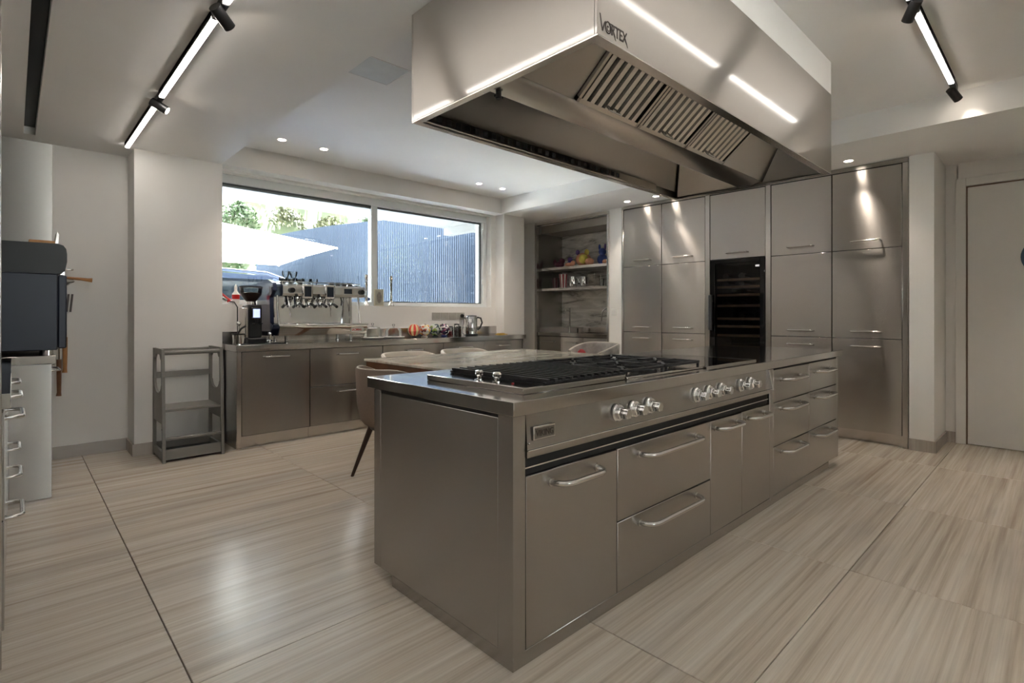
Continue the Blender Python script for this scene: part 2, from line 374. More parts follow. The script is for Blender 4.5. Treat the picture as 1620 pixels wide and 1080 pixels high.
# door
dr = struct('door_1', MB().box(XR - .004, DY0, .006, XR + .045, DY1, DZ, .002), 'white')
fr = MB().box(XR - .02, DY1 + .012, 0, XR + .1, DY1 + .085, DZ + .09, .003).box(XR - .02, DY0 - .085, 0, XR + .1, DY0 - .012, DZ + .09, .003).box(XR - .02, DY0 - .012, DZ + .015, XR + .1, DY1 + .012, DZ + .09, .003)
struct('door_frame', fr, 'white', dr)
struct('door_light_block', MB().box(XR + .06, DY0 - .2, -.1, XR + .2, DY1 + .2, ZS), 'paint')  # unseen backing added behind the door to stop light leaking beneath it
struct('door_seal', MB().box(XR - .006, DY1 + .001, 0, XR + .05, DY1 + .011, DZ + .012).box(XR - .006, DY0, DZ + .001, XR + .05, DY1 + .001, DZ + .012), mat('bronze_seal', lin(120, 96, 80), .4), dr)
struct('door_handle', MB().cyl((XR - .004, DY0 + .07, 1.02), (XR - .05, DY0 + .07, 1.02), .011).tube([(XR - .05, DY0 + .06, 1.02), (XR - .05, DY0 + .19, 1.02)], .009, 10), 'handle', dr)
d = MB().lathe([(.001, 0), (.15, 0), (.165, .006), (.165, .016), (.15, .022), (.001, .022)], (XR - .028, .105, 1.70), 40, 'x')
single('hanging_disc', d, 'bluedisc', 'round slate-blue disc hanging on the white door', 'wall decoration')
# light switch by the niche, floor wires by the pier
lsw = thing('light_switch', 'small white square light switch on the narrow wall beside the tall cabinets', 'switch', (5.795, 4.13, 1.185))
part('plate', MB().box(5.792, 4.087, 1.185, 5.80, 4.172, 1.27, .002), 'white', lsw)
part('rocker', MB().box(5.789, 4.10, 1.20, 5.792, 4.159, 1.255, .001), 'white', lsw)
# ---------------------------------------------------------- window
wi = struct('window_1', MB().box(1.42, 5.70, 1.30, 4.91, 5.80, 1.345, .004).box(1.42, 5.70, 2.50, 4.91, 5.80, 2.585, .004).box(4.845, 5.70, 1.345, 4.91, 5.80, 2.50, .004).box(1.42, 5.70, 1.345, 1.47, 5.80, 2.50, .004), 'wframe')
struct('mullion', MB().box(3.105, 5.705, 1.345, 3.185, 5.795, 2.50, .004), 'wframe', wi)
struct('sash_frame', MB().box(3.185, 5.745, 1.345, 3.20, 5.775, 2.50).box(3.2, 5.745, 2.475, 4.845, 5.775, 2.50).box(4.815, 5.745, 1.345, 4.845, 5.775, 2.475).box(3.2, 5.745, 1.345, 4.815, 5.775, 1.36), mat('dark_gasket_frame', lin(110, 116, 120), .5), wi)
struct('blind_header', MB().box(1.47, 5.715, 2.487, 3.105, 5.76, 2.50).box(1.47, 5.72, 2.462, 3.105, 5.735, 2.483).box(1.47, 5.74, 2.462, 3.105, 5.755, 2.483), mat('grey_header_rail', lin(120, 126, 126), .5), wi)
struct('header_shadow_gap', MB().box(1.47, 5.712, 2.483, 3.105, 5.716, 2.49), 'gap', wi)
struct('pane', MB().box(1.47, 5.752, 1.345, 3.105, 5.758, 2.487), 'glass', wi, 0)
struct('pane', MB().box(3.20, 5.757, 1.36, 4.815, 5.763, 2.475), 'glass', wi, 0)
for z in (1.62, 2.32): struct('hinge', MB().box(4.812, 5.685, z, 4.842, 5.70, z + .07, .003).cyl((4.845, 5.69, z + .005), (4.845, 5.69, z + .065), .008), 'wframe', wi)
struct('window_latch', MB().box(3.05, 5.69, 1.36, 3.075, 5.705, 1.40, .003).cyl((3.062, 5.68, 1.38), (3.062, 5.70, 1.38), .012), mat('blue_latch', lin(40, 60, 110), .4), wi)
# ---------------------------------------------------------- ceiling fittings
def downlight(x, y, z, lab, grp):
    t = thing('downlight', lab, 'ceiling light', (x, y, z), grp)
    part('ring', MB().lathe([(.034, -.001), (.046, -.004), (.046, -.0005), (.034, -.0005)], (x, y, z), 24, caps=False), 'white', t)
    part('lens', MB().lathe([(.001, -.0015), (.034, -.0015), (.034, -.001), (.001, -.001)], (x, y, z), 20, caps=False), 'lamp', t)
    l = bpy.data.lights.new('downlight_lamp', 'SPOT'); l.energy = DOWN_W; l.spot_size = math.radians(95); l.spot_blend = .6; l.shadow_soft_size = .03; l.color = (1, .87, .74)
    o = bpy.data.objects.new('downlight_lamp', l); COL.objects.link(o); o.parent = t; o.location = (0, 0, -.01)
for x in (1.80, 2.20, 4.17, 4.56): downlight(x, 4.98, ZC, 'small round recessed downlight in the raised ceiling above the window counter', 'downlights above the window counter')
for y in (3.765, 3.36, 1.37, -.6): downlight(5.555, y, ZS, 'small round recessed downlight in the soffit before the tall cabinets', 'downlights before the tall cabinets')
for x, y in ((2.2, -1.2), (3.4, -1.2)): downlight(x, y, ZC, 'small round recessed downlight added in the unseen part of the raised ceiling', 'downlights above the window counter')  # unseen lamps added behind the camera for more room light
v = thing('ceiling_vent', 'square pale grey vent panel set flush in the raised ceiling', 'vent', (1.755, 3.13, ZC))
part('frame', MB().box(1.605, 2.98, ZC - .004, 1.61, 3.28, ZC).box(1.90, 2.98, ZC - .004, 1.905, 3.28, ZC).box(1.605, 2.98, ZC - .004, 1.905, 2.985, ZC).box(1.605, 3.275, ZC - .004, 1.905, 3.28, ZC), 'ceil', v)
part('panel', MB().box(1.612, 2.987, ZC - .003, 1.898, 3.273, ZC), 'vent', v)
single('slot_diffuser', MB().box(.062, YB, ZS + .055, .126, 5.55, ZS + .074), 'darkgap', 'long dark slot recessed in the soffit beside the wall oven', 'vent')
def track(axis, fixed, z, pieces, label, tm_='tube'):
    a0 = min(p[1] for p in pieces); org = (fixed, a0, z) if axis == 'y' else (a0, fixed, z)
    t = thing('track_light', label, 'ceiling light', org)
    def P(a, off=0, zz=0): return (fixed + off, a, z + zz) if axis == 'y' else (a, fixed + off, z + zz)
    for k, a, b in pieces:
        if k == 'tube':
            part('light_tube', MB().box(*P(a, -.0145, -.012), *P(b, .0145, .004), .003), tm_, t)
            h_ = MB().box(*P(a, -.0185, -.006), *P(b, -.015, .028)).box(*P(a, .015, -.006), *P(b, .0185, .028)).box(*P(a, -.0185, .0055), *P(b, .0185, .028))
            part('tube_housing', h_, 'black', t)
        elif k == 'joint':
            part('joint', MB().box(*P(a, -.016, -.014), *P(b, .016, .028), .003), 'black', t)
        else:
            c = P(a, 0, -.045); di = Vector(b).normalized(); c = Vector(c)
            h = part('spot_head', MB().cyl(c - di * .05, c + di * .05, .027, n=20), 'black', t)
            part('spot_arm', MB().cyl(P(a, 0, -.01), c, .008, n=10), 'black', t)
            part('spot_lens', MB().cyl(c + di * .0495, c + di * .051, .021, n=18), 'lamp', h)
            l = bpy.data.lights.new('spot_lamp', 'SPOT'); l.energy = SPOT_W; l.spot_size = math.radians(50); l.spot_blend = .7; l.shadow_soft_size = .02; l.color = (1, .87, .74)
            o = bpy.data.objects.new('spot_lamp', l); COL.objects.link(o); o.parent = t; o.location = c + di * .055 - Vector(org)
            o.rotation_euler = di.to_track_quat('-Z', 'Y').to_euler()
track('y', .68, ZS - .028, [('tube', 4.10, 5.30), ('joint', 3.93, 4.095), ('spot', 3.99, (.8, -.35, -.5)), ('tube', 2.72, 3.92), ('joint', 2.55, 2.715), ('spot', 2.60, (.75, .5, -.45)), ('tube', 1.34, 2.54), ('joint', 1.17, 1.335), ('tube', -.04, 1.16)], 'long glowing tube track light on the soffit near the toddler tower')
track('x', .535, ZC - .028, [('tube', 3.42, 4.64), ('joint', 4.645, 4.80), ('spot', 4.77, (.7, -.35, -.6)), ('joint', 3.25, 3.415), ('spot', 3.30, (.6, .5, -.6)), ('tube', 2.04, 3.245), ('joint', 1.87, 2.035), ('spot', 1.92, (-.3, .8, -.6))], 'glowing tube track light on the raised ceiling in front of the hood', 'tube_dim')
# ============================================================ ISLAND
def front(parent, name, x0, x1, y, z0, z1, hx=None, hz=None, hw=.27, prot=.062, r=.0105, rc=.055, m='steel'):
    o = part(name, MB().box(x0, y, z0, x1, y + .02, z1, .0022), m, parent)
    if hx is not None: handle(o, (hx, y, hz), 'x', (0, -1, 0), hw, prot, r, rc)
    return o
IY = 1.264
ir = thing('island_cabinet', 'wide stainless steel island base cabinet under the gas range', 'cabinet', (2.33, 1.7, 0))
part('carcass', MB().box(1.214, IY + .022, .0525, 3.44, 2.18, .858), 'carcass', ir)
part('plinth', MB().box(1.214, IY + .010, 0, 3.44, 2.05, .052, .002), 'steel', ir)
part('end_panel', MB().box(1.205, 1.3395, .058, 1.2125, 2.1305, .848, .002), 'steel', ir)
part('end_shadow_gap', MB().box(1.2085, 1.339, .8485, 1.2118, 2.131, .8605), 'gap', ir)  # black strip that draws the dark line of shade under the worktop
part('corner_post', MB().prism([(1.205, IY), (1.262, IY), (1.262, IY + .03), (1.22, IY + .03), (1.22, 1.338), (1.205, 1.338)], 'z', .058, .8595), 'steel', ir, 20)
part('corner_post', MB().box(1.205, 2.132, .058, 1.25, 2.19, .8595, .002), 'steel', ir)
part('back_panel', MB().box(1.25, 2.181, .058, 3.44, 2.19, .8595), 'steel', ir)
part('shadow_gap', MB().box(1.266, IY + .012, .651, 3.40, IY + .022, .712), 'gap', ir)
part('gap_trim', MB().box(1.266, IY + .006, .674, 3.405, IY + .012, .679), 'handle', ir)
front(ir, 'door', 1.267, 1.792, IY, .061, .649, 1.525, .605, .265)
front(ir, 'drawer', 1.797, 2.613, IY, .352, .649, 2.21, .60, .50, .062, .0105, .06)
front(ir, 'drawer', 1.797, 2.613, IY, .061, .347, 2.21, .305, .50, .062, .0105, .06)
front(ir, 'door', 2.618, 2.998, IY, .061, .645, 2.80, .605, .26)
front(ir, 'door', 3.003, 3.405, IY, .061, .645, 3.19, .605, .26)
part('end_post', MB().box(3.409, IY, .058, 3.44, IY + .03, .8595, .002), 'steel', ir)
idr = thing('island_drawer_cabinet', 'stainless steel island cabinet with six drawers under the plain end of the worktop', 'cabinet', (4.13, 1.7, 0))
part('carcass', MB().box(3.441, IY + .022, .0525, 4.826, 2.18, .858), 'carcass', idr)
part('plinth', MB().box(3.441, IY + .010, 0, 4.622, 2.05, .052, .002), 'steel', idr)
part('end_post', MB().box(3.4405, IY, .058, 3.468, IY + .03, .8595, .002), 'steel', idr)
part('end_post', MB().box(4.786, IY, .058, 4.833, IY + .03, .8595, .002), 'steel', idr)
part('end_panel', MB().box(4.8265, IY + .031, .058, 4.833, 2.18, .8595), 'steel', idr)
part('back_panel', MB().box(3.441, 2.181, .058, 4.833, 2.19, .8595), 'steel', idr)
for x0, x1 in ((3.471, 4.131), (4.135, 4.783)):
    for z0, z1 in ((.645, .850), (.367, .640), (.061, .362)):
        front(idr, 'drawer', x0, x1, IY, z0, z1, (x0 + x1) / 2 - .02, z1 - (.068 if z1 > .8 else .045), .36, .062, .0105, .06)
single('island_worktop', MB().box(1.203, 1.2585, .861, 4.93, 2.252, .910, .002), 'steel_top', 'long mirror-like stainless steel worktop covering the whole island', 'worktop')
# gas range: control panel, knobs, grill, burners, glass plate
gr = thing('gas_range', 'built-in steel gas range with chrome knobs, black grill and burner grates', 'range', (2.33, 1.6, .70))
cp = part('control_panel', MB().prism([(IY + .021, .8605), (IY + .002, .8605), (1.257, .741), (1.258, .739), (1.258, .713), (IY + .021, .713)], 'x', 1.266, 3.39), 'steel', gr, 20)
part('lower_lip', MB().box(1.266, 1.251, .735, 3.385, 1.258, .7395, .001), 'handle', cp)
part('end_trim', MB().prism([(IY + .02, .859), (IY - .006, .859), (1.236, .737), (IY + .02, .735)], 'x', 3.376, 3.398), 'chrome', cp)
part('rivet', MB().sphere((1.274, 1.257, .762), .004, 8, 6), 'handle', cp)
bd = part('name_badge', MB().box(1.292, 1.252, .769, 1.402, 1.259, .817, .002), 'handle', gr)
sl = math.atan2(.02, .12)
part('badge_field', MB().box(1.298, 1.2505, .775, 1.396, 1.2525, .811), mat('badge_field', lin(120, 115, 108), .3, .8), bd)
text_mesh('VIKING', .032, .0008, Matrix.Translation((1.3, 1.2497, .782)) @ Matrix.Rotation(PI / 2, 4, 'X') @ Matrix.Scale(.86, 4, (1, 0, 0)), 'letter', 'badge_lettering', bd)
def knob(parent, x, y, z):
    k = part('knob', MB().lathe([(.001, 0), (.021, 0), (.024, -.004), (.024, -.011), (.0205, -.016), (.0205, -.044), (.018, -.049), (.001, -.049)], (x, y, z), 36, 'y', star=(6, .10)), 'chrome', parent, 30)
    part('bezel', MB().lathe([(.001, .012), (.036, .012), (.037, .004), (.033, -.002), (.026, -.003), (.001, -.003)], (x, y, z), 28, 'y'), 'chrome', k)
for x in (1.785, 1.905, 2.025, 2.45, 2.585, 2.725, 2.965, 3.10): knob(gr, x, 1.248, .803)
gb = MB().box(1.340, 1.353, .9105, 1.985, 1.962, .9345, .002)
part('grill_base', gb, 'steel_top', gr)
part('grill_trough', MB().box(1.455, 1.36, .935, 1.975, 1.94, .9365), 'soot', gr)
for x in [1.466 + i * .0455 for i in range(12)]:
    part('grill_bar', MB().prism([(x - .010, .957), (x + .010, .957), (x + .005, .938), (x - .005, .938)], 'y', 1.345, 1.935), 'iron', gr)
for y in (1.352, 1.64, 1.93): part('grill_cross_bar', MB().box(1.448, y - .007, .937, 1.98, y + .007, .9465, .002), 'iron', gr)
for y in (1.665, 1.555):
    k = part('small_knob', MB().lathe([(.001, .935), (.009, .935), (.007, .948), (.013, .951), (.016, .958), (.016, .966), (.012, .972), (.001, .972)], (1.395, y, 0), 24, star=(6, .12)), 'chrome', gr)
    part('bezel', MB().lathe([(.001, .9346), (.019, .9346), (.019, .9375), (.001, .9385)], (1.395, y, 0), 20), 'chrome', k)
part('indicator_lamp', MB().lathe([(.001, .9346), (.006, .9346), (.006, .939), (.001, .940)], (1.395, 1.465, 0), 12), 'red', gr)
part('burner_tray', MB().box(1.987, 1.345, .9105, 2.715, 1.965, .922, .002), 'steel_top', gr)
for ix in range(2):
    for iy in range(2):
        cx, cy = 2.165 + ix * .365, 1.51 + iy * .30; hx, hy = .168, .14; z = .953
        b = part('burner', MB().lathe([(.001, .9225), (.055, .9225), (.05, .934), (.04, .934), (.001, .934)], (cx, cy, 0), 24), 'steel_plain', gr)
        part('burner_cap', MB().lathe([(.001, .9345), (.036, .9345), (.038, .941), (.033, .945), (.001, .946)], (cx, cy, 0), 24), 'iron', b)
        g = MB()
        for s in (-1, 1):
            g.box(cx - hx, cy + s * hy - .007, z - .014, cx + hx, cy + s * hy + .007, z, .003).box(cx + s * hx - .007, cy - hy, z - .014, cx + s * hx + .007, cy + hy, z, .003)
            g.box(cx + s * .03, cy - .006, z - .012, cx + s * hx, cy + .006, z + .003, .002).box(cx - .006, cy + s * .03, z - .012, cx + .006, cy + s * hy, z + .003, .002)
            for q in (-1, 1):
                g.cyl((cx + s * (hx - .004), cy + q * (hy - .004), .9225), (cx + s * (hx - .004), cy + q * (hy - .004), z), .008, n=8)
                g.tube([(cx + s * .05, cy + q * .045, z - .005), (cx + s * (hx - .01), cy + q * (hy - .01), z - .004)], .006, 6)
        part('pan_support', g, 'iron', gr)
part('glass_plate', MB().box(2.718, 1.345, .9105, 3.37, 1.965, .918, .002), 'blackgloss', gr)
part('glass_plate_frame', MB().box(2.716, 1.335, .9103, 3.378, 1.345, .919).box(2.716, 1.965, .9103, 3.378, 1.975, .919).box(3.37, 1.345, .9103, 3.378, 1.965, .919), 'steel_top', gr)
# ============================================================ HOOD
HX0, HX1, HY0, HY1, HZ0, HZ1 = 1.355, 3.79, 1.03, 2.11, 2.10, 2.604
hd = thing('range_hood', 'large brushed steel extractor hood hanging over the island', 'extractor hood', ((HX0 + HX1) / 2, (HY0 + HY1) / 2, HZ0))
TH = .012
part('front_sheet', MB().box(HX0, HY0, HZ0, HX1, HY0 + TH, HZ1, .0015), 'steel_hood', hd)
part('back_sheet', MB().box(HX0, HY1 - TH, HZ0, HX1, HY1, HZ1, .0015), 'steel_hood', hd)
part('side_sheet', MB().box(HX0, HY0 + TH, HZ0, HX0 + TH, HY1 - TH, HZ1, .0015), 'steel_hood', hd)
part('side_sheet', MB().box(HX1 - TH, HY0 + TH, HZ0, HX1, HY1 - TH, HZ1, .0015), 'steel_hood', hd)
LW = .042
rim = MB().box(HX0 + .001, HY0 + .001, HZ0 - .003, HX1 - .001, HY0 + LW, HZ0 + .001).box(HX0 + .001, HY1 - .03, HZ0 - .003, HX1 - .001, HY1 - .001, HZ0 + .001)
rim.box(HX0 + .001, HY0 + LW, HZ0 - .003, HX0 + .034, HY1 - .03, HZ0 + .001).box(HX1 - .034, HY0 + LW, HZ0 - .003, HX1 - .001, HY1 - .03, HZ0 + .001)
part('bottom_rim', rim, 'steel_plain', hd)
part('top_plate', MB().box(HX0 + TH, HY0 + TH, 2.50, HX1 - TH, HY1 - TH, 2.51), 'steel_dark', hd)
# central grease trough with the sloping bays
part('trough', MB().prism([(1.507, 2.103), (1.602, 2.103), (1.625, 2.16), (1.475, 2.165), (1.445, 2.118)], 'x', HX0 + TH, HX1 - .03), 'steel_plain', hd, 20)
part('bay_back_panel', MB().slab([(HX0 + TH, 2.085, 2.155), (3.755, 2.085, 2.15), (3.0, 1.63, 2.44), (HX0 + TH, 1.63, 2.44)], (0, 0, .006)), 'steel_hood', hd)
part('bay_front_panel', MB().slab([(HX0 + TH, 1.447, 2.122), (1.735, 1.447, 2.122), (1.735, 1.06, 2.445), (HX0 + TH, 1.06, 2.445)], (0, 0, .006)), 'steel_hood', hd)
part('bay_front_panel', MB().slab([(3.13, 1.447, 2.122), (3.755, 1.447, 2.12), (3.30, 1.06, 2.445), (3.13, 1.06, 2.445)], (0, 0, .006)), 'steel_hood', hd)
part('end_panel', MB().slab([(3.755, 1.445, 2.112), (3.755, 1.06, 2.108), (3.30, 1.06, 2.445)], (.003, 0, .004)), 'steel_hood', hd)
part('end_panel', MB().slab([(3.755, 2.083, 2.112), (3.755, 1.605, 2.112), (3.0, 1.63, 2.44)], (.003, 0, .004)), 'steel_hood', hd)
part('panel_seam', MB().tube([(3.752, 1.443, 2.115), (3.30, 1.06, 2.44)], .003, 6), 'gap', hd)
part('panel_seam', MB().tube([(3.752, 2.08, 2.118), (3.0, 1.632, 2.436)], .003, 6), 'gap', hd)
part('back_strip', MB().box(HX0 + .034, HY1 - .055, HZ0 + .004, 3.4, HY1 - .03, HZ0 + .05), 'steel_plain', hd)
for i in range(26): part('strip_slot', MB().box(1.46 + i * .058, HY1 - .057, HZ0 + .014, 1.488 + i * .058, HY1 - .0545, HZ0 + .04), 'gap', hd)
part('drain_cock', MB().cyl((1.43, 1.585, 2.075), (1.43, 1.585, 2.105), .012, n=12).box(1.41, 1.58, 2.08, 1.45, 1.59, 2.09), 'black', hd)
part('filter_backing', MB().slab([(1.735, 1.447, 2.128), (3.13, 1.447, 2.128), (3.13, 1.06, 2.452), (1.735, 1.06, 2.452)], (0, 0, .006)), 'gap', hd)
# baffle filters: each one frame plus single baffles
fw = (3.13 - 1.735) / 3; U = Vector((0, -.387, .323)).normalized(); N = Vector((0, -.323, -.387)).normalized()
base_y, base_z, flen = 1.447, 2.124, .48
for q in range(3):
    x0 = 1.735 + q * fw
    f = MB()
    for xx in (x0 + .004, x0 + fw - .02): f.slab([Vector((xx, base_y, base_z)), Vector((xx + .016, base_y, base_z)), Vector((xx + .016, base_y, base_z)) + U * flen, Vector((xx, base_y, base_z)) + U * flen], N * .02)
    for a in (0, flen - .02): f.slab([Vector((x0 + .004, base_y, base_z)) + U * a, Vector((x0 + fw - .004, base_y, base_z)) + U * a, Vector((x0 + fw - .004, base_y, base_z)) + U * (a + .02), Vector((x0 + .004, base_y, base_z)) + U * (a + .02)], N * .02)
    fo = part('baffle_filter', f, 'steel_plain', hd, 20)
    nb = 8; pw = (fw - .05) / nb
    for i in range(nb):
        xa = x0 + .025 + i * pw; o0 = Vector((xa, base_y, base_z)) + U * .02; o1 = o0 + U * (flen - .04)
        sec = [(0, .004), (pw * .08, .02), (pw * .5, .024), (pw * .62, .02), (pw * .66, .004)]
        mb = MB(); n = len(sec)
        mb.add([o0 + Vector((a, 0, 0)) + N * b for a, b in sec] + [o1 + Vector((a, 0, 0)) + N * b for a, b in sec], [tuple(range(n)), tuple(range(2 * n - 1, n - 1, -1))] + [(k, (k + 1) % n, n + (k + 1) % n, n + k) for k in range(n)])
        part('baffle', mb, 'handle', fo, 30)
    part('filter_grip', MB().tube([Vector((x0 + fw / 2 - .04, base_y, base_z)) + U * .03 + N * .024, Vector((x0 + fw / 2 - .04, base_y, base_z)) + U * .03 + N * .045, Vector((x0 + fw / 2 + .04, base_y, base_z)) + U * .03 + N * .045, Vector((x0 + fw / 2 + .04, base_y, base_z)) + U * .03 + N * .024], .004, 6), 'handle', fo)
# maker's lettering on the front sheet
RX = Matrix.Rotation(PI / 2, 4, 'X'); ly = HY0 - .0006
lg = part('lettering', MB().prism([(1.365, 2.171), (1.371, 2.171), (1.381, 2.128), (1.390, 2.150), (1.398, 2.157), (1.400, 2.152), (1.394, 2.146), (1.384, 2.118), (1.378, 2.118)], 'y', ly, HY0 + .001), 'letter', hd, 20)
sp = [(1.411 + (.014 - .0011 * i) * math.cos(-.6 * i + 1.2), HY0 - .0002, 2.139 + (.017 - .0013 * i) * math.sin(-.6 * i + 1.2)) for i in range(13)]
part('spiral_letter', MB().tube(sp, .0018, 6).tube([(1.411 + .0145 * math.cos(2 * PI * k / 24), HY0 - .0002, 2.139 + .0185 * math.sin(2 * PI * k / 24)) for k in range(24)], .0024, 6, closed=True), 'letter', lg)
text_mesh('RTEX', .052, .0006, Matrix.Translation((1.428, ly, 2.122)) @ RX @ Matrix.Scale(.72, 4, (1, 0, 0)), 'letter', 'letters', lg, .0006)
part('letter_tail', MB().prism([(1.440, 2.130), (1.446, 2.130), (1.456, 2.110), (1.450, 2.112)], 'y', ly, HY0 + .001).prism([(1.512, 2.128), (1.517, 2.128), (1.524, 2.110), (1.520, 2.111)], 'y', ly, HY0 + .001).box(1.42, ly, 2.154, 1.50, HY0 + .001, 2.158), 'letter', lg)
# ============================================================ TALL CABINETS
TXF = 5.78
def xfront(parent, name, y0, y1, z0, z1, hy=None, hz=None, hw=.235, m='steel_lit', x=TXF):
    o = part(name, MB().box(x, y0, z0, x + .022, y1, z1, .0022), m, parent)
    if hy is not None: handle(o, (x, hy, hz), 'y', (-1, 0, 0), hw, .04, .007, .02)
    return o
def tall(label, y0, y1, cols, frame_left, frame_right):
    t = thing('tall_cabinet', label, 'cabinet', (6.08, (y0 + y1) / 2, 0))
    part('carcass', MB().box(TXF + .024, y0, .105, 6.385, y1, 2.595), 'carcass', t)
    part('plinth', MB().box(5.85, y0, 0, 6.3, y1, .1045), 'steel_plain', t)
    part('top_rail', MB().box(TXF - .004, y0, 2.560, TXF + .05, y1, 2.600, .002), 'steel', t)
    for a, b in ((frame_left) + (frame_right)): part('side_post', MB().box(TXF - .004, a, 0, TXF + .06, b, 2.5595, .002), 'steel_plain', t)
    for a, b in cols:
        c = (a + b) / 2
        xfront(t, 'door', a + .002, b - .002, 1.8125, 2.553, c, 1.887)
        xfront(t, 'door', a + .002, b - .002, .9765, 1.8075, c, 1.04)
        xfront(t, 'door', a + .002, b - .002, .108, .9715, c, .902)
    return t
tall('tall steel cabinet with six doors between the niche wall and the wine cooler', 2.801, 4.001, [(3.421, 3.972), (2.859, 3.417)], [(3.974, 4.001)], [(2.803, 2.856)])
tall('tall steel cabinet with six doors between the wine cooler and the white pier', .963, 2.1875, [(1.568, 2.132), (1.009, 1.564)], [(2.135, 2.1865)], [(.963, 1.006)])
t = thing('wine_cabinet_housing', 'steel housing with one flap door above the wine cooler', 'cabinet', (6.08, 2.494, 0))
part('carcass', MB().box(TXF + .024, 2.189, 1.815, 6.385, 2.80, 2.595), 'carcass', t)
part('top_rail', MB().box(TXF - .004, 2.189, 2.560, TXF + .05, 2.80, 2.600, .002), 'steel', t)
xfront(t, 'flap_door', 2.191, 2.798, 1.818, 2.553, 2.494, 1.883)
part('plinth', MB().box(5.85, 2.189, 0, 6.3, 2.80, .1045), 'steel_plain', t)
part('side_wall', MB().box(5.81, 2.189, .105, 6.385, 2.1935, 1.815).box(5.81, 2.7955, .105, 6.385, 2.80, 1.815), 'steel_dark', t)
w = thing('wine_cooler', 'black glass-fronted wine cooler with pale wooden shelves in the tall cabinets', 'wine cooler', (6.05, 2.494, .106))
part('cavity', MB().box(6.30, 2.20, .12, 6.31, 2.79, 1.80).box(5.84, 2.196, .12, 6.31, 2.206, 1.80).box(5.84, 2.784, .12, 6.31, 2.794, 1.80).box(5.84, 2.2, 1.79, 6.31, 2.79, 1.80).box(5.84, 2.2, .108, 6.31, 2.79, .12), 'soot', w)
df = part('door_frame', MB().box(5.775, 2.194, .11, 5.81, 2.245, 1.81, .002).box(5.775, 2.74, .11, 5.81, 2.795, 1.81, .002).box(5.775, 2.245, 1.77, 5.81, 2.74, 1.81, .002).box(5.775, 2.245, .11, 5.81, 2.74, .18, .002), 'blackgloss', w)
part('door_glass', MB().box(5.785, 2.245, .18, 5.80, 2.74, 1.77), 'smoke', df, 0)
part('door_handle', MB().box(5.735, 2.755, 1.02, 5.752, 2.80, 1.42, .004).box(5.752, 2.765, 1.08, 5.775, 2.785, 1.10).box(5.752, 2.765, 1.34, 5.775, 2.785, 1.36), 'black', df)
part('control_display', MB().box(5.8005, 2.26, 1.715, 5.803, 2.30, 1.735), mat('display_glow', lin(190, 190, 190), .3, emit=lin(180, 180, 180), es=.4), df)
for z in (1.585, 1.505, 1.415, 1.295, 1.15, 1.065, .965, .80, .64, .48, .32):
    s = part('shelf', MB().box(5.835, 2.25, z - .006, 6.25, 2.735, z + .004), 'iron', w)
    part('shelf_front', MB().box(5.822, 2.25, z - .013, 5.835, 2.735, z + .013, .002), mat('pale_shelf_wood', lin(188, 160, 130), .5, emit=lin(188, 160, 130), es=.0) if z == 1.585 else bpy.data.materials['pale_shelf_wood'], s)
BM = MB().lathe([(.001, 0), (.036, 0), (.037, .01), (.037, .19), (.03, .215), (.014, .24), (.0135, .295), (.001, .296)], (0, 0, 0), 14, 'x').mesh('wine_bottle')
n = 0
for z in (1.595, 1.515, 1.425, 1.305, 1.16, 1.075):
    for y in (2.31, 2.40, 2.49, 2.58, 2.67):
        if RND.random() < .35: continue
        o = link('wine_bottle', BM, 'blackgloss', None, (5.90, y, z + .0335)); tag(o, 'dark wine bottle lying on a wooden shelf inside the wine cooler', 'bottle', 'bottles in the wine cooler')
        if z in (1.425, 1.075, 1.515): o.scale = (1, .85, .85); o.location.z = z - .006 + .0372
# ============================================================ NICHE
nf = thing('niche_lining', 'stainless steel frame lining the marble sink niche', 'niche lining', (6.1, 4.9, 0))
part('frame_post', MB().box(5.785, 5.548, 0, 5.83, 5.588, 2.545, .002), 'steel_plain', nf)
part('frame_post', MB().box(5.785, 4.212, 0, 5.83, 4.243, 2.545, .002), 'steel_plain', nf)
part('frame_head', MB().box(5.785, 4.212, 2.5455, 5.83, 5.588, 2.585, .002), 'steel_plain', nf)
part('side_lining', MB().box(5.83, 5.548, .0, 6.385, 5.56, 2.55), 'steel', nf)
part('side_lining', MB().box(5.83, 4.231, .0, 6.385, 4.243, 2.55), 'steel', nf)
part('head_box', MB().box(5.90, 4.245, 2.43, 6.37, 5.546, 2.545), 'steel_dark', nf)
single('marble_back_panel', MB().box(6.372, 4.245, .93, 6.395, 5.546, 2.43), 'marble', 'grey veined marble slab at the back of the sink niche', 'wall panel')
S1 = single('marble_shelf', MB().box(5.90, 4.244, 1.865, 6.371, 5.547, 1.903, .002), 'marble', 'marble shelf with soft toys in the sink niche', 'shelf')
S2 = single('marble_shelf', MB().box(5.90, 4.244, 1.556, 6.371, 5.547, 1.592, .002), 'marble', 'marble shelf with mugs and tumblers in the sink niche', 'shelf')
nc = thing('niche_cabinet', 'steel sink cabinet with three drawers inside the marble niche', 'cabinet', (6.1, 4.9, 0))
part('carcass', MB().box(5.845, 4.246, .1, 6.37, 5.545, .878), 'carcass', nc)
part('plinth', MB().box(5.90, 4.246, 0, 6.37, 5.545, .0995), 'steel_plain', nc)
for a, b in ((5.10, 5.535), (4.68, 5.095), (4.255, 4.675)):
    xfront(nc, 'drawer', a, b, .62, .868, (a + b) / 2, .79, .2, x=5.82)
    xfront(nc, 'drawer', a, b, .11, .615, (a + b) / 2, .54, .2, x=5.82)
nw = thing('niche_sink_worktop', 'steel sink worktop in the marble niche', 'worktop', (6.1, 4.9, .88))
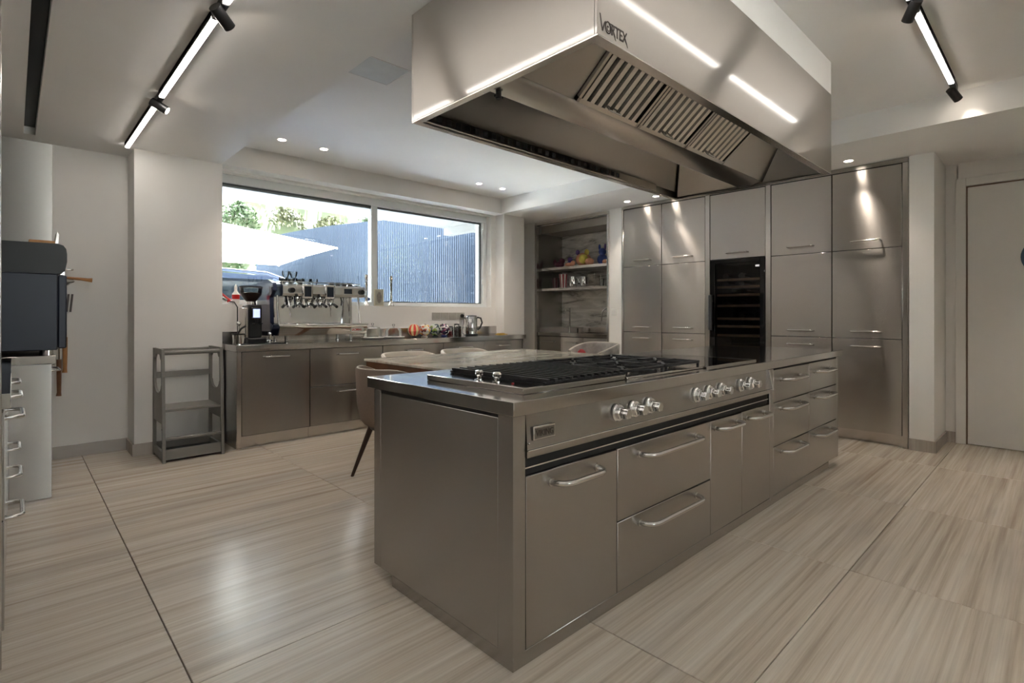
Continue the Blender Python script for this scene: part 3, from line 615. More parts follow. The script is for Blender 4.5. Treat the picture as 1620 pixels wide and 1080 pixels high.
part('slab', MB().box(5.80, 4.246, .8785, 6.371, 4.45, .929, .002).box(5.80, 4.90, .8785, 6.371, 5.546, .929, .002).box(5.80, 4.45, .8785, 5.92, 4.90, .929).box(6.28, 4.45, .8785, 6.371, 4.90, .929), 'steel_top', nw)
single('steel_upstand', MB().box(6.36, 4.246, .929, 6.371, 5.546, 1.0).box(5.84, 5.535, .929, 6.36, 5.546, 1.0), 'steel_plain', 'low steel upstand around the sink niche worktop', 'splashback')
part('sink_bowl', MB().box(5.93, 4.46, .8795, 6.27, 4.89, .885), 'steel_plain', nw)
f = thing('pillar_tap', 'straight upright steel tap standing at the back of the niche worktop', 'tap', (6.2, 5.24, .929))
part('column', MB().lathe([(.001, .929), (.026, .929), (.026, .937), (.013, .94), (.012, 1.27), (.014, 1.275), (.014, 1.30), (.001, 1.30)], (6.2, 5.24, 0), 16), 'handle', f)
part('spout', MB().tube([(6.2, 5.24, 1.25), (6.08, 5.22, 1.262)], .009, 10), 'handle', f)
part('lever', MB().tube([(6.22, 5.10, .93), (6.22, 5.10, .985)], .012, 10), 'black', f)
f = thing('gooseneck_tap', 'curved steel gooseneck tap over the niche sink', 'tap', (6.25, 4.40, .929))
part('neck', MB().tube([(6.25, 4.40, .93), (6.25, 4.40, 1.2)] + [(6.25 - .09 + .09 * math.cos(a), 4.40 + .10 * (1 - math.cos(a)) * .7, 1.2 + .09 * math.sin(a)) for a in [PI * i / 8 for i in range(1, 9)]] + [(6.07, 4.545, 1.10)], .010, 10), 'handle', f)
part('base', MB().lathe([(.001, .929), (.025, .929), (.025, .94), (.012, .945), (.001, .945)], (6.25, 4.40, 0), 16), 'handle', f)
# toys on the upper shelf
def toy(name, label, blobs, loc):
    t = thing(name, label, 'soft toy', loc)
    for nm, c, r, sq, m in blobs: part(nm, MB().sphere((loc[0] + c[0], loc[1] + c[1], loc[2] + c[2]), r, 14, 9, sq), m, t)
P1 = mat('toy_peach', lin(206, 148, 118), .85, 0, .1, 20, bump=.3); P2 = mat('toy_yellow', lin(206, 190, 88), .85, 0, .1, 20); P3 = mat('toy_blue', lin(66, 84, 150), .85, 0, .15, 20); P4 = mat('toy_plum', lin(96, 52, 66), .85, 0, .3, 20); P5 = mat('toy_violet', lin(104, 82, 140), .8)
z = 1.903
toy('plush_toy', 'large peach and yellow plush toy with a round head on the marble shelf', [('body', (0, 0, .10), .115, (1, 1, .86), P1), ('belly', (-.06, -.05, .10), .07, (1, 1, 1), P2), ('ear', (-.02, .09, .21), .04, (.7, .8, 1), P5), ('ear', (-.02, -.08, .20), .045, (.7, .8, 1), P2), ('paw', (-.06, -.16, .055), .055, (1, 1.3, 1), P1)], (6.08, 4.88, z))
toy('plush_toy', 'blue plush toy with raised ears on the marble shelf', [('body', (0, 0, .08), .08, (1, .9, 1), P3), ('head', (0, 0, .19), .055, (1, 1, 1), P3), ('ear', (0, .05, .26), .03, (.6, .6, 1.5), P3), ('ear', (0, -.05, .26), .03, (.6, .6, 1.5), P5), ('paw', (-.05, -.09, .04), .04, (1, 1.2, .9), P1)], (6.12, 4.565, z))
toy('plush_toy', 'small dark plum plush toy at the dark end of the marble shelf', [('body', (0, 0, .05), .06, (1, 1.4, .83), P4), ('head', (-.02, -.07, .10), .045, (1, 1, 1), P4), ('tail', (0, .09, .09), .03, (1, .8, 1.6), P4)], (6.05, 5.32, z))
toy('plush_toy', 'small violet-blue plush toy between the plum and peach toys', [('body', (0, 0, .05), .055, (1, 1, .9), P3), ('head', (0, 0, .12), .04, (1, 1, 1), P5), ('paw', (-.04, -.05, .025), .025, (1, 1, 1), P1)], (6.10, 5.15, z))
toy('plush_toy', 'flat pink plush toy lying in front of the big peach toy', [('body', (0, 0, .03), .05, (1, 1.5, .6), P1), ('head', (0, -.07, .045), .036, (1, 1, 1), P1)], (5.955, 5.045, z))
toy('plush_toy', 'faded rose plush toy next to the blue box on the marble shelf', [('body', (0, 0, .06), .065, (1, .9, .92), mat('toy_rose', lin(160, 104, 104), .85)), ('head', (0, 0, .15), .045, (1, 1, 1), P1)], (6.23, 4.34, z))
b = thing('toy_box', 'small pale blue box with a lid on the marble shelf', 'box', (6.05, 4.43, z))
part('body', MB().box(6.01, 4.33, z, 6.09, 4.415, z + .05, .003), mat('pale_blue_card', lin(150, 164, 180), .6), b)
part('lid', MB().box(6.005, 4.325, z + .05, 6.095, 4.42, z + .065, .003), 'label', b)
# cups on the lower shelf
z = 1.592
def stripes(name, c1, c2, k):
    m, t, p = new_mat(name); tc = t.nodes.new('ShaderNodeTexCoord'); gd = t.nodes.new('ShaderNodeTexGradient'); gd.gradient_type = 'RADIAL'
    mu = t.nodes.new('ShaderNodeMath'); mu.operation = 'MULTIPLY'; mu.inputs[1].default_value = k; fr_ = t.nodes.new('ShaderNodeMath'); fr_.operation = 'FRACT'; gt = t.nodes.new('ShaderNodeMath'); gt.operation = 'GREATER_THAN'; gt.inputs[1].default_value = .5
    mx = t.nodes.new('ShaderNodeMix'); mx.data_type = 'RGBA'; mx.inputs[6].default_value = (*c1, 1); mx.inputs[7].default_value = (*c2, 1)
    t.links.new(tc.outputs['Object'], gd.inputs[0]); t.links.new(gd.outputs['Fac'], mu.inputs[0]); t.links.new(mu.outputs[0], fr_.inputs[0]); t.links.new(fr_.outputs[0], gt.inputs[0]); t.links.new(gt.outputs[0], mx.inputs[0]); t.links.new(mx.outputs[2], p.inputs['Base Color']); p.inputs['Roughness'].default_value = .35; return m
def cup_prof(r0, r1, h): return [(.001, 0), (r0, 0), (r1, h), (r1 - .004, h), (r0 - .004, .005), (.001, .005)]
o = single('tumbler', MB().lathe(cup_prof(.05, .072, .205), (6.0, 5.19, z), 24), stripes('red_white_stripes', lin(196, 190, 184), lin(140, 34, 44), 8), 'tall red and white striped tumbler on the marble shelf', 'tumbler')
single('tumbler', MB().lathe(cup_prof(.048, .064, .16), (6.02, 5.36, z), 24), stripes('dark_red_stripes', lin(110, 92, 90), lin(80, 30, 40), 6), 'dark red tumbler behind the striped tumbler on the marble shelf', 'tumbler')
for i, (y, s, lab) in enumerate(((5.01, 1.0, 'wide silver mug next to the striped tumbler'), (4.80, .92, 'smaller silver mug next to the wire rack'))):
    mg = thing('silver_mug', lab, 'mug', (6.0, y, z))
    part('body', MB().lathe([(.001, 0), (.05 * s, 0), (.064 * s, .03), (.066 * s, .09), (.058 * s, .165 * s), (.055 * s, .165 * s), (.06 * s, .09), (.05 * s, .006), (.001, .006)], (6.0, y, z), 24), 'chrome', mg)
    for q in (-1, 1): part('mug_handle', MB().tube([(6.0, y + q * .06 * s, z + .14 * s), (6.0, y + q * .095 * s, z + .13 * s), (6.0, y + q * .10 * s, z + .08), (6.0, y + q * .062 * s, z + .045)], .005, 8), 'chrome', mg)
k = thing('wire_rack', 'small wire rack standing on the mug shelf', 'rack', (6.02, 4.64, z))
for x in (5.96, 6.10): part('wire_post', MB().cyl((x, 4.58, z), (x, 4.58, z + .19), .004, n=8), 'handle', k)
for zz in (.03, .10, .17): part('wire_tier', MB().tube([(5.96, 4.58, z + zz), (5.96, 4.69, z + zz), (6.10, 4.69, z + zz), (6.10, 4.58, z + zz)], .003, 6, closed=True), 'handle', k)
part('wire_post', MB().cyl((5.96, 4.69, z), (5.96, 4.69, z + .17), .003, n=8), 'handle', k)
for i, y in enumerate((4.50, 4.42, 4.34)): single('drinking_glass', MB().lathe(cup_prof(.028, .034, .11), (6.02 + .02 * (i % 2), y, z), 18), 'clear', 'clear drinking glass on the marble shelf beside the wire rack', 'glass', 'glasses on the mug shelf')
# ============================================================ WINDOW COUNTER
CY = 5.06
def base_unit(label, x0, x1, fronts, ends=(0, 0)):
    t = thing('base_cabinet', label, 'cabinet', ((x0 + x1) / 2, 5.3, 0))
    part('carcass', MB().box(x0 + .001, CY + .022, .105, x1 - .001, 5.59, .866), 'carcass', t)
    part('plinth', MB().box(x0 + .001, 5.10, 0, x1 - .001, 5.58, .1045), 'steel_plain', t)
    for (nm, z0, z1, hz, hw) in fronts:
        front(t, nm, x0 + .003, x1 - .003, CY, z0, z1, (x0 + x1) / 2, hz, hw, .042, .0075, .03)
    return t
u = base_unit('steel base cabinet with one tall door at the toddler tower end of the window counter', 1.478, 2.096, [('door', .112, .862, .812, .23)])
part('end_panel', MB().box(1.437, CY + .03, 0, 1.455, 5.43, .866), 'steel', u); part('end_post', MB().box(1.437, CY - .004, 0, 1.477, CY + .03, .866, .002), 'steel_plain', u)
base_unit('steel two-drawer base cabinet under the coffee machine end of the window counter', 2.096, 2.886, [('drawer', .492, .862, .80, .225), ('drawer', .112, .487, .427, .225)])
base_unit('steel two-drawer base cabinet under the glass domes', 2.886, 3.692, [('drawer', .492, .862, .80, .225), ('drawer', .112, .487, .427, .225)])
base_unit('steel two-drawer base cabinet under the kettle', 3.692, 4.325, [('drawer', .492, .862, .80, .225), ('drawer', .112, .487, .427, .225)])
u = base_unit('steel two-drawer base cabinet at the niche end of the window counter', 4.325, 4.996, [('drawer', .492, .862, .80, .225), ('drawer', .112, .487, .427, .225)])
part('end_post', MB().box(5.006, CY - .004, 0, 5.035, CY + .03, .866, .002), 'steel_plain', u)
part('end_panel', MB().box(5.018, CY + .03, 0, 5.035, 5.425, .866), 'steel', u)
CZ = .925
ct = thing('window_worktop', 'long stainless steel worktop under the window', 'worktop', (3.2, 5.3, .868))
part('slab', MB().box(1.432, 5.036, .868, 5.045, 5.428, CZ, .002).box(1.432, 5.428, .868, 4.998, 5.598, CZ, .001), 'steel_top', ct)
single('steel_upstand', MB().box(1.432, 5.585, CZ, 4.998, 5.599, 1.032, .001), 'steel_plain', 'low steel upstand along the wall behind the window worktop', 'splashback')
# socket strip
ss = thing('socket_strip', 'row of pale grey sockets on the wall under the window', 'socket', (4.16, 5.595, 1.125))
for i in range(4):
    x = 3.90 + i * .133
    p = part('socket_plate', MB().box(x, 5.593, 1.128, x + .128, 5.5995, 1.222, .002), mat('grey_socket', lin(170, 166, 158), .45) if i == 0 else bpy.data.materials['grey_socket'], ss)
    for q in (.036, .092): part('socket_insert', MB().lathe([(.001, 0), (.022, 0), (.022, .004), (.001, .004)], (x + q, 5.590, 1.175), 16, 'y'), bpy.data.materials['grey_socket'], p)
pl = thing('power_plug', 'black power plug with a drooping cord in the socket above the kettle', 'plug', (4.376, 5.57, CZ))
part('plug_body', MB().lathe([(.001, 0), (.02, 0), (.026, .012), (.026, .03), (.001, .03)], (4.376, 5.559, 1.178), 18, 'y'), 'black', pl)
part('cord', MB().tube([(4.376, 5.556, 1.168), (4.37, 5.54, 1.10), (4.34, 5.52, 1.02), (4.31, 5.50, .955), (4.31, 5.45, .930), (4.32, 5.40, .930)], .0045, 8), 'black', pl)
# kettle
kt = thing('kettle', 'cylindrical polished steel kettle with a black handle on the window counter', 'kettle', (4.31, 5.30, CZ))
part('base', MB().lathe([(.001, 0), (.082, 0), (.082, .022), (.001, .022)], (4.31, 5.30, CZ), 28), 'black', kt)
part('body', MB().lathe([(.001, .0225), (.076, .0225), (.078, .05), (.078, .07), (.076, .072), (.076, .10), (.078, .102), (.076, .24), (.072, .247), (.001, .247)], (4.31, 5.30, CZ), 32), 'chrome', kt)
part('lid', MB().lathe([(.001, .2475), (.068, .2475), (.064, .258), (.02, .262), (.001, .262)], (4.31, 5.30, CZ), 24), 'black', kt)
part('kettle_handle', MB().tube([(4.37, 5.26, 1.16), (4.41, 5.235, 1.15), (4.425, 5.225, 1.09), (4.40, 5.24, 1.02), (4.375, 5.257, 1.0)], .011, 10), 'black', kt)
part('spout', MB().prism([(4.25, 1.168), (4.205, 1.162), (4.245, 1.13)], 'y', 5.31, 5.34), 'chrome', kt)
# jars between bowls and kettle
for i, (x, y, h, m) in enumerate(((4.03, 5.38, .11, 'clear'), (4.10, 5.34, .14, 'clear'))):
    j = thing('glass_jar', ('short' if i == 0 else 'taller') + ' clear glass jar between the painted bowls and the kettle', 'jar', (x, y, CZ))
    part('jar_body', MB().lathe([(.001, 0), (.034, 0), (.036, .01), (.036, h - .02), (.03, h), (.027, h), (.033, h - .022), (.033, .01), (.001, .004)], (x, y, CZ), 20), m, j)
    part('contents', MB().lathe([(.001, .006), (.032, .006), (.032, h * .55), (.001, h * .58)], (x, y, CZ), 18), 'red' if i == 0 else 'beans', j)
    part('jar_lid', MB().lathe([(.001, h), (.033, h), (.033, h + .014), (.001, h + .016)], (x, y, CZ), 18), 'black', j)
x = 4.19; j = thing('spice_jar', 'dark spice jar with a black lid in front of the plug cord', 'jar', (x, 5.42, CZ))
part('jar_body', MB().lathe([(.001, 0), (.034, 0), (.036, .01), (.036, .085), (.001, .09)], (x, 5.42, CZ), 18), 'beans', j); part('jar_lid', MB().lathe([(.001, .09), (.034, .09), (.034, .118), (.001, .12)], (x, 5.42, CZ), 18), 'black', j)
# painted bowls stacked as eggs: four patterned bowls
pats = [([lin(206, 70, 54), lin(226, 206, 150), lin(120, 132, 84), lin(226, 222, 210), lin(196, 150, 60)], 9, 'round bowl with broad red and cream stripes next to the glass domes'),
        ([lin(230, 220, 200), lin(214, 110, 70), lin(120, 70, 70), lin(226, 190, 90), lin(230, 225, 215)], 40, 'footed bowl speckled cream, orange and red'),
        ([lin(70, 80, 84), lin(200, 206, 190), lin(150, 170, 80), lin(40, 44, 52), lin(210, 210, 205)], 36, 'dark bowl speckled green and white'),
        ([lin(60, 50, 80), lin(214, 206, 206), lin(130, 60, 90), lin(230, 225, 220), lin(40, 36, 52)], 44, 'bowl speckled violet and white next to the jars')]
for i, (x, (cols, sc, lab)) in enumerate(zip((3.45, 3.61, 3.755, 3.90), pats)):
    y = 5.32 + .02 * (i % 2); bt = thing('painted_bowl', lab, 'bowl', (x, y, CZ)); gm = glaze('glaze_%d' % i, cols, sc) if i else stripes('glaze_stripes', lin(214, 60, 50), lin(224, 206, 150), 7)
    bo = part('bowl', MB().lathe([(.001, .02), (.03, .02), (.058, .042), (.073, .08), (.071, .084), (.055, .046), (.001, .026)], (x, y, CZ), 26), gm, bt)
    bo.location = Vector((0, 0, 0))
    part('foot', MB().lathe([(.001, 0), (.04, 0), (.038, .008), (.022, .016), (.022, .022), (.001, .022)], (x, y, CZ), 20), ['black', 'piping', 'darkscreen', P3][i], bt)
    part('upturned_bowl', MB().lathe([(.072, .0855), (.069, .108), (.052, .142), (.026, .156), (.001, .158)], (x, y, CZ), 26), gm, bt)
# glass domes on boards
for i, (x, y, r, h) in enumerate(((2.93, 5.36, .098, .13), (3.21, 5.38, .098, .115))):
    t = thing('cake_dome', ('clear glass cake dome with a knob beside the coffee machine', 'lower clear glass cake dome next to the painted bowls')[i], 'cake dome', (x, y, CZ))
    part('plate', MB().lathe([(.001, 0), (.10, 0), (.128, .012), (.128, .016), (.10, .006), (.001, .006)], (x, y, CZ), 32), 'label', t)
    part('dome', MB().lathe([(r, .0165), (r, h * .7), (r * .8, h), (.02, h + .012)], (x, y, CZ), 32, caps=False), 'clear', t)
    part('knob', MB().lathe([(.001, h + .012), (.008, h + .012), (.008, h + .022), (.017, h + .035), (.012, h + .047), (.001, h + .05)], (x, y, CZ), 16), 'clear', t)
single('napkin', MB().box(4.78, 5.28, CZ, 4.93, 5.37, CZ + .006, .002).box(4.80, 5.30, CZ + .006, 4.90, 5.36, CZ + .016, .003), mat('yellow_cloth', lin(206, 166, 70), .8), 'small folded yellow cloth at the niche end of the window counter', 'cloth')
# candlesticks and photo frame on the sill
SZ = 1.30
for i, x in enumerate((3.01, 3.34)):
    y = 5.655
    c = thing('candlestick', ('tall silver candlestick between the coffee machine and the small framed picture', 'tall silver candlestick standing in front of the hinged window pane')[i], 'candlestick', (x, y, SZ), 'pair of silver candlesticks on the sill')
    part('base', MB().lathe([(.001, 0), (.038, 0), (.036, .012), (.018, .035), (.011, .05), (.018, .058), (.018, .066), (.001, .066)], (x, y, SZ), 24), 'candle', c)
    part('stem', MB().lathe([(.012, .066), (.017, .10), (.009, .13), (.012, .25), (.019, .26), (.011, .268), (.001, .268)], (x, y, SZ), 20), 'candle', c)
    part('candle_cup', MB().lathe([(.008, .268), (.014, .285), (.01, .30), (.018, .325), (.022, .338), (.014, .345), (.019, .362), (.016, .365), (.001, .35)], (x, y, SZ), 20), 'candle', c)
pf = thing('photo_frame', 'small framed picture with an oval mount between the candlesticks', 'picture frame', (3.18, 5.67, SZ))
part('frame', MB().box(3.115, 5.66, SZ, 3.245, 5.675, SZ + .20, .003), mat('pale_frame', lin(206, 198, 176), .4), pf)
part('mount', MB().box(3.128, 5.658, SZ + .013, 3.232, 5.661, SZ + .187), mat('grey_mount', lin(176, 170, 152), .7), pf)
part('oval_picture', MB().prism([(3.18 + .034 * math.cos(2 * PI * k / 24), SZ + .10 + .066 * math.sin(2 * PI * k / 24)) for k in range(24)], 'y', 5.656, 5.6585), mat('sepia_picture', lin(128, 120, 112), .6, 0, .3, 40), pf)
# coffee machine
cmx0, cmx1 = 1.79, 2.67
cm = thing('coffee_machine', 'large polished steel two-group espresso machine on the window counter', 'coffee machine', (2.23, 5.28, CZ))
for x in (1.90, 2.56):
    for y in (5.14, 5.45): part('foot', MB().lathe([(.001, 0), (.022, 0), (.022, .01), (.016, .015), (.016, .075), (.001, .075)], (x, y, CZ), 16), 'chrome', cm)
dt = part('drip_tray', MB().prism([(5.06, 1.0), (5.48, 1.0), (5.48, 1.10), (5.03, 1.10), (5.03, 1.075)], 'x', 1.80, 2.69), 'chrome', cm)
part('tray_rim', MB().box(1.79, 5.02, 1.092, 2.70, 5.06, 1.108, .003), 'chrome', dt)
for i in range(22): part('tray_grille_bar', MB().box(1.86 + i * .036, 5.065, 1.1005, 1.872 + i * .036, 5.28, 1.106), 'handle', dt)
bg_ = part('name_badge', MB().box(2.51, 5.0335, 1.02, 2.65, 5.042, 1.068, .002), 'label', dt)
text_mesh('LACIMBALI', .03, .0006, Matrix.Translation((2.518, 5.0328, 1.034)) @ RX @ Matrix.Scale(.76, 4, (1, 0, 0)), 'redplastic', 'badge_lettering', bg_, .0008)
part('back_panel', MB().box(1.84, 5.30, 1.105, 2.62, 5.33, 1.37), 'chrome', cm)
part('body', MB().box(1.84, 5.33, 1.0, 2.62, 5.55, 1.37, .004), 'steel_plain', cm)
for s, x in ((0, 1.80), (1, 2.625)): part('side_post', MB().tube([(x + .01, 5.08, 1.10), (x + .012, 5.12, 1.25), (x + .012, 5.13, 1.38)], .010, 10), 'chrome', cm)
part('side_panel', MB().prism([(5.10, 1.10), (5.18, 1.12), (5.20, 1.36), (5.10, 1.43), (5.12, 1.50), (5.25, 1.535), (5.55, 1.52), (5.55, .995), (5.20, .995)], 'x', 1.765, 1.80), mat('navy_side', lin(52, 58, 84), .15, .3, coat=.5), cm)
part('side_panel', MB().prism([(5.30, 1.0), (5.30, 1.38), (5.12, 1.40), (5.12, 1.50), (5.55, 1.50), (5.55, 1.0)], 'x', 2.625, 2.65), 'chrome', cm)
hdp = part('head', MB().prism([(5.09, 1.378), (5.075, 1.40), (5.075, 1.47), (5.10, 1.488), (5.55, 1.488), (5.55, 1.371), (5.20, 1.371)], 'x', 1.845, 2.69), 'chrome', cm, 25)
for x in (2.075, 2.30):
    d_ = part('display_housing', MB().box(x - .052, 5.055, 1.348, x + .052, 5.10, 1.492, .010), 'chrome', hdp)
    part('display', MB().box(x - .034, 5.0535, 1.372, x + .034, 5.056, 1.472), 'darkscreen', d_)
part('digital_panel', MB().box(2.455, 5.0735, 1.41, 2.54, 5.077, 1.46), 'darkscreen', hdp)
for x in (1.925, 2.645): part('steam_dial', MB().lathe([(.001, -.02), (.024, -.02), (.026, 0), (.026, .02), (.001, .02)], (x, 5.065, 1.43), 20, 'y'), 'black', hdp)
for x in (2.02, 2.13, 2.245, 2.355):
    g_ = part('group_head', MB().lathe([(.001, 1.37), (.036, 1.37), (.036, 1.335), (.03, 1.318), (.001, 1.318)], (x, 5.18, 0), 20), 'chrome', cm)
    part('portafilter', MB().lathe([(.001, 1.318), (.031, 1.318), (.031, 1.295), (.015, 1.285), (.012, 1.27), (.001, 1.27)], (x, 5.18, 0), 18), 'chrome', g_)
    part('portafilter_handle', MB().tube([(x, 5.155, 1.305), (x, 5.10, 1.30), (x, 5.03, 1.275)], [.008, .013, .015], 10), 'black', g_)
for x in (1.90, 2.50): part('steam_wand', MB().tube([(x, 5.12, 1.37), (x + .005, 5.09, 1.30), (x + .02, 5.08, 1.17)], .006, 8), 'chrome', cm)
part('hot_water_jet', MB().tube([(2.44, 5.12, 1.37), (2.44, 5.10, 1.33), (2.43, 5.09, 1.29)], .008, 8), 'black', cm)
part('cup_rail', MB().tube([(1.845, 5.14, 1.515), (2.66, 5.14, 1.515), (2.66, 5.52, 1.515), (1.86, 5.52, 1.515)], .005, 8, closed=True).cyl((1.86, 5.14, 1.488), (1.86, 5.14, 1.515), .005).cyl((2.66, 5.14, 1.488), (2.66, 5.14, 1.515), .005), 'chrome', cm)
CUPM = MB().lathe([(.001, 0), (.02, 0), (.034, .035), (.036, .065), (.033, .065), (.03, .035), (.018, .004), (.001, .004)], (0, 0, 0), 18).mesh('glass_cup')
for i, (x, y) in enumerate([(1.89, 5.20), (1.97, 5.21), (2.05, 5.20), (1.92, 5.29), (2.0, 5.30), (2.13, 5.22), (2.20, 5.21), (2.08, 5.30)]):
    o = link('glass_cup', CUPM, 'clear', None, (x, y, 1.489)); tag(o, 'clear glass cup on top of the coffee machine', 'cup', 'glass cups on the coffee machine')
for i, (x, y) in enumerate([(1.93, 5.24), (2.01, 5.25)]):
    o = link('glass_cup', CUPM, 'clear', None, (x, y, 1.5555)); tag(o, 'clear glass cup in the second tier on the coffee machine', 'cup', 'stacked glass cups')
DM = MB().lathe([(.001, 0), (.022, 0), (.03, .04), (.027, .04), (.019, .004), (.001, .004)], (0, 0, 0), 16).mesh('black_cup')
for x in (2.38, 2.45, 2.52, 2.585): o = link('espresso_cup', DM, 'black', None, (x, 5.21, 1.489)); tag(o, 'small black espresso cup on top of the coffee machine', 'cup', 'black cups on the coffee machine')
# cup mat tray, tamper, grinder, pot, bottle
single('rubber_mat', MB().box(1.50, 5.06, CZ, 1.86, 5.42, CZ + .006, .002), 'black', 'black rubber mat under the coffee grinder', 'mat')
mz = CZ + .006
gx_ = 1.63
g = thing('coffee_grinder', 'black coffee grinder with a glass hopper full of beans', 'coffee grinder', (gx_, 5.25, mz))
part('base', MB().box(1.555, 5.12, mz, 1.715, 5.38, mz + .05, .008), 'black', g)
part('body', MB().box(1.575, 5.20, mz + .05, 1.70, 5.38, 1.29, .010), 'black', g)
part('side_plate', MB().box(1.545, 5.18, mz + .05, 1.574, 5.37, 1.26, .006), 'steel_plain', g)
part('front_panel', MB().box(1.60, 5.185, 1.16, 1.69, 5.20, 1.265, .003), 'blackgloss', g)
part('display', MB().box(1.615, 5.1835, 1.17, 1.675, 5.186, 1.25), 'screen', g)
part('portafilter_fork', MB().box(1.61, 5.12, 1.11, 1.625, 5.20, 1.12).box(1.665, 5.12, 1.11, 1.68, 5.20, 1.12).cyl((1.645, 5.15, 1.13), (1.645, 5.15, 1.16), .02, .028), 'black', g)
part('neck', MB().lathe([(.001, 1.29), (.045, 1.29), (.04, 1.32), (.001, 1.32)], (gx_ - .008, 5.27, 0), 20), 'chrome', g)
part('hopper', MB().lathe([(.04, 1.32), (.06, 1.34), (.092, 1.39), (.098, 1.45)], (gx_ - .008, 5.27, 0), 28, caps=False), 'clear', g)
part('beans', MB().lathe([(.001, 1.322), (.037, 1.322), (.057, 1.342), (.086, 1.39), (.088, 1.40), (.001, 1.412)], (gx_ - .008, 5.27, 0), 24), 'beans', g)
part('hopper_lid', MB().lathe([(.001, 1.4505), (.10, 1.4505), (.098, 1.462), (.001, 1.465)], (gx_ - .008, 5.27, 0), 28), 'black', g)
p = thing('tamper', 'steel coffee tamper standing between grinder and coffee machine', 'tamper', (1.735, 5.14, mz)); 
part('tamper_base', MB().lathe([(.001, 0), (.029, 0), (.029, .022), (.012, .032), (.001, .034)], (1.745, 5.13, mz), 20), 'chrome', p)
part('tamper_grip', MB().lathe([(.009, .033), (.012, .055), (.02, .085), (.016, .10), (.001, .105)], (1.745, 5.13, mz), 18), 'chrome', p)
p = thing('knock_box', 'small steel knock box with a black rim beside the coffee grinder', 'knock box', (1.475, 5.2, CZ))
part('bin', MB().lathe([(.001, 0), (.05, 0), (.054, .09), (.05, .09), (.046, .006), (.001, .006)], (1.483, 5.15, CZ), 24), 'chrome', p)
part('rim', MB().lathe([(.05, .09), (.054, .09), (.06, .10), (.05, .10)], (1.483, 5.15, CZ), 24, caps=False), 'black', p)
part('knock_bar', MB().tube([(1.47, 5.15, 1.02), (1.50, 5.145, 1.07), (1.538, 5.14, 1.095)], .009, 8), 'black', p)
part('jug', MB().sphere((1.495, 5.20, 1.115), .022, 14, 9).cyl((1.495, 5.19, 1.03), (1.495, 5.20, 1.10), .008), 'chrome', p)
b = thing('sauce_bottle', 'white bottle with a red label on the sill beside the grinder', 'bottle', (1.60, 5.655, SZ))
part('bottle_body', MB().lathe([(.001, 0), (.032, 0), (.034, .01), (.034, .10), (.014, .13), (.012, .15), (.001, .15)], (1.60, 5.655, SZ), 20), 'label', b)
part('bottle_label', MB().lathe([(.0345, .05), (.0345, .095)], (1.60, 5.655, SZ), 20, caps=False), 'redplastic', b)
part('bottle_cap', MB().lathe([(.013, .15), (.013, .175), (.006, .19), (.001, .20)], (1.60, 5.655, SZ), 14), 'label', b)
h = thing('milk_hose', 'red and steel hose nozzle with a curved black hose behind the grinder', 'hose', (1.50, 5.5, SZ))
part('nozzle', MB().tube([(1.44, 5.63, 1.345), (1.475, 5.63, 1.36), (1.51, 5.63, 1.335)], .018, 12), 'steel_plain', h)
part('red_grip', MB().tube([(1.43, 5.63, 1.405), (1.47, 5.63, 1.40), (1.51, 5.63, 1.36), (1.535, 5.63, 1.33)], [.009, .010, .012, .022], 12), 'redplastic', h)
part('hose', MB().tube([(1.535, 5.625, 1.325), (1.57, 5.60, 1.32), (1.585, 5.55, 1.27), (1.58, 5.53, 1.10), (1.58, 5.52, CZ + .006)], .006, 8), 'black', h)
# ============================================================ TODDLER TOWER
tt = thing('toddler_tower', 'grey painted wooden toddler tower with a step standing by the white wall', 'step stool', (1.09, 5.2, 0))
for s, x in ((0, .872), (1, 1.30)):
    sf = MB()
    sf.prism([(4.985, .0), (5.02, .0), (5.075, .905), (5.04, .915)], 'x', x, x + .022)
    part('front_post', sf, 'greypaint', tt)
    part('back_post', MB().prism([(5.375, 0), (5.41, 0), (5.40, .915), (5.365, .915)], 'x', x, x + .022), 'greypaint', tt)
    part('side_panel', MB().prism([(5.02, .31), (5.372, .31), (5.372, .58)] + [(5.21 + .13 * math.cos(a), .62 - .07 * math.sin(a)) for a in [PI * i / 8 for i in range(9)]] + [(5.05, .58)], 'x', x + .002, x + .02), 'greypaint', tt)
    part('side_rail', MB().prism([(5.04, .83), (5.10, .83), (5.14, .87), (5.30, .87), (5.35, .83), (5.37, .83), (5.37, .915), (5.04, .915)], 'x', x + .002, x + .02), 'greypaint', tt)
    part('side_foot_rail', MB().box(x + .002, 5.015, .02, x + .02, 5.38, .085), 'greypaint', tt)
    for z in (.16, .27): part('peg_hole', MB().lathe([(.001, 0), (.008, 0), (.008, .003), (.001, .003)], (x - .0025 + s * .024, 5.02, z), 10, 'x'), 'black', tt)
part('top_rail', MB().cyl((.894, 5.06, .885), (1.30, 5.06, .885), .018, n=14), 'greypaint', tt)
part('back_top_rail', MB().box(.894, 5.372, .86, 1.30, 5.392, .905, .004), 'greypaint', tt)
part('back_rail', MB().box(.894, 5.375, .655, 1.30, 5.393, .705, .003), 'greypaint', tt)
part('platform', MB().box(.894, 5.03, .405, 1.30, 5.372, .425, .003), 'greypaint', tt)
part('step', MB().box(.894, 5.0, .175, 1.30, 5.05, .195, .003), 'greypaint', tt)
part('base_board', MB().box(.894, 5.0, .02, 1.30, 5.018, .105, .003), 'greypaint', tt)
part('base_board', MB().box(.894, 5.375, .02, 1.30, 5.393, .105, .003), 'greypaint', tt)
part('base_shelf', MB().box(.894, 5.018, .03, 1.30, 5.375, .042), 'soot', tt)
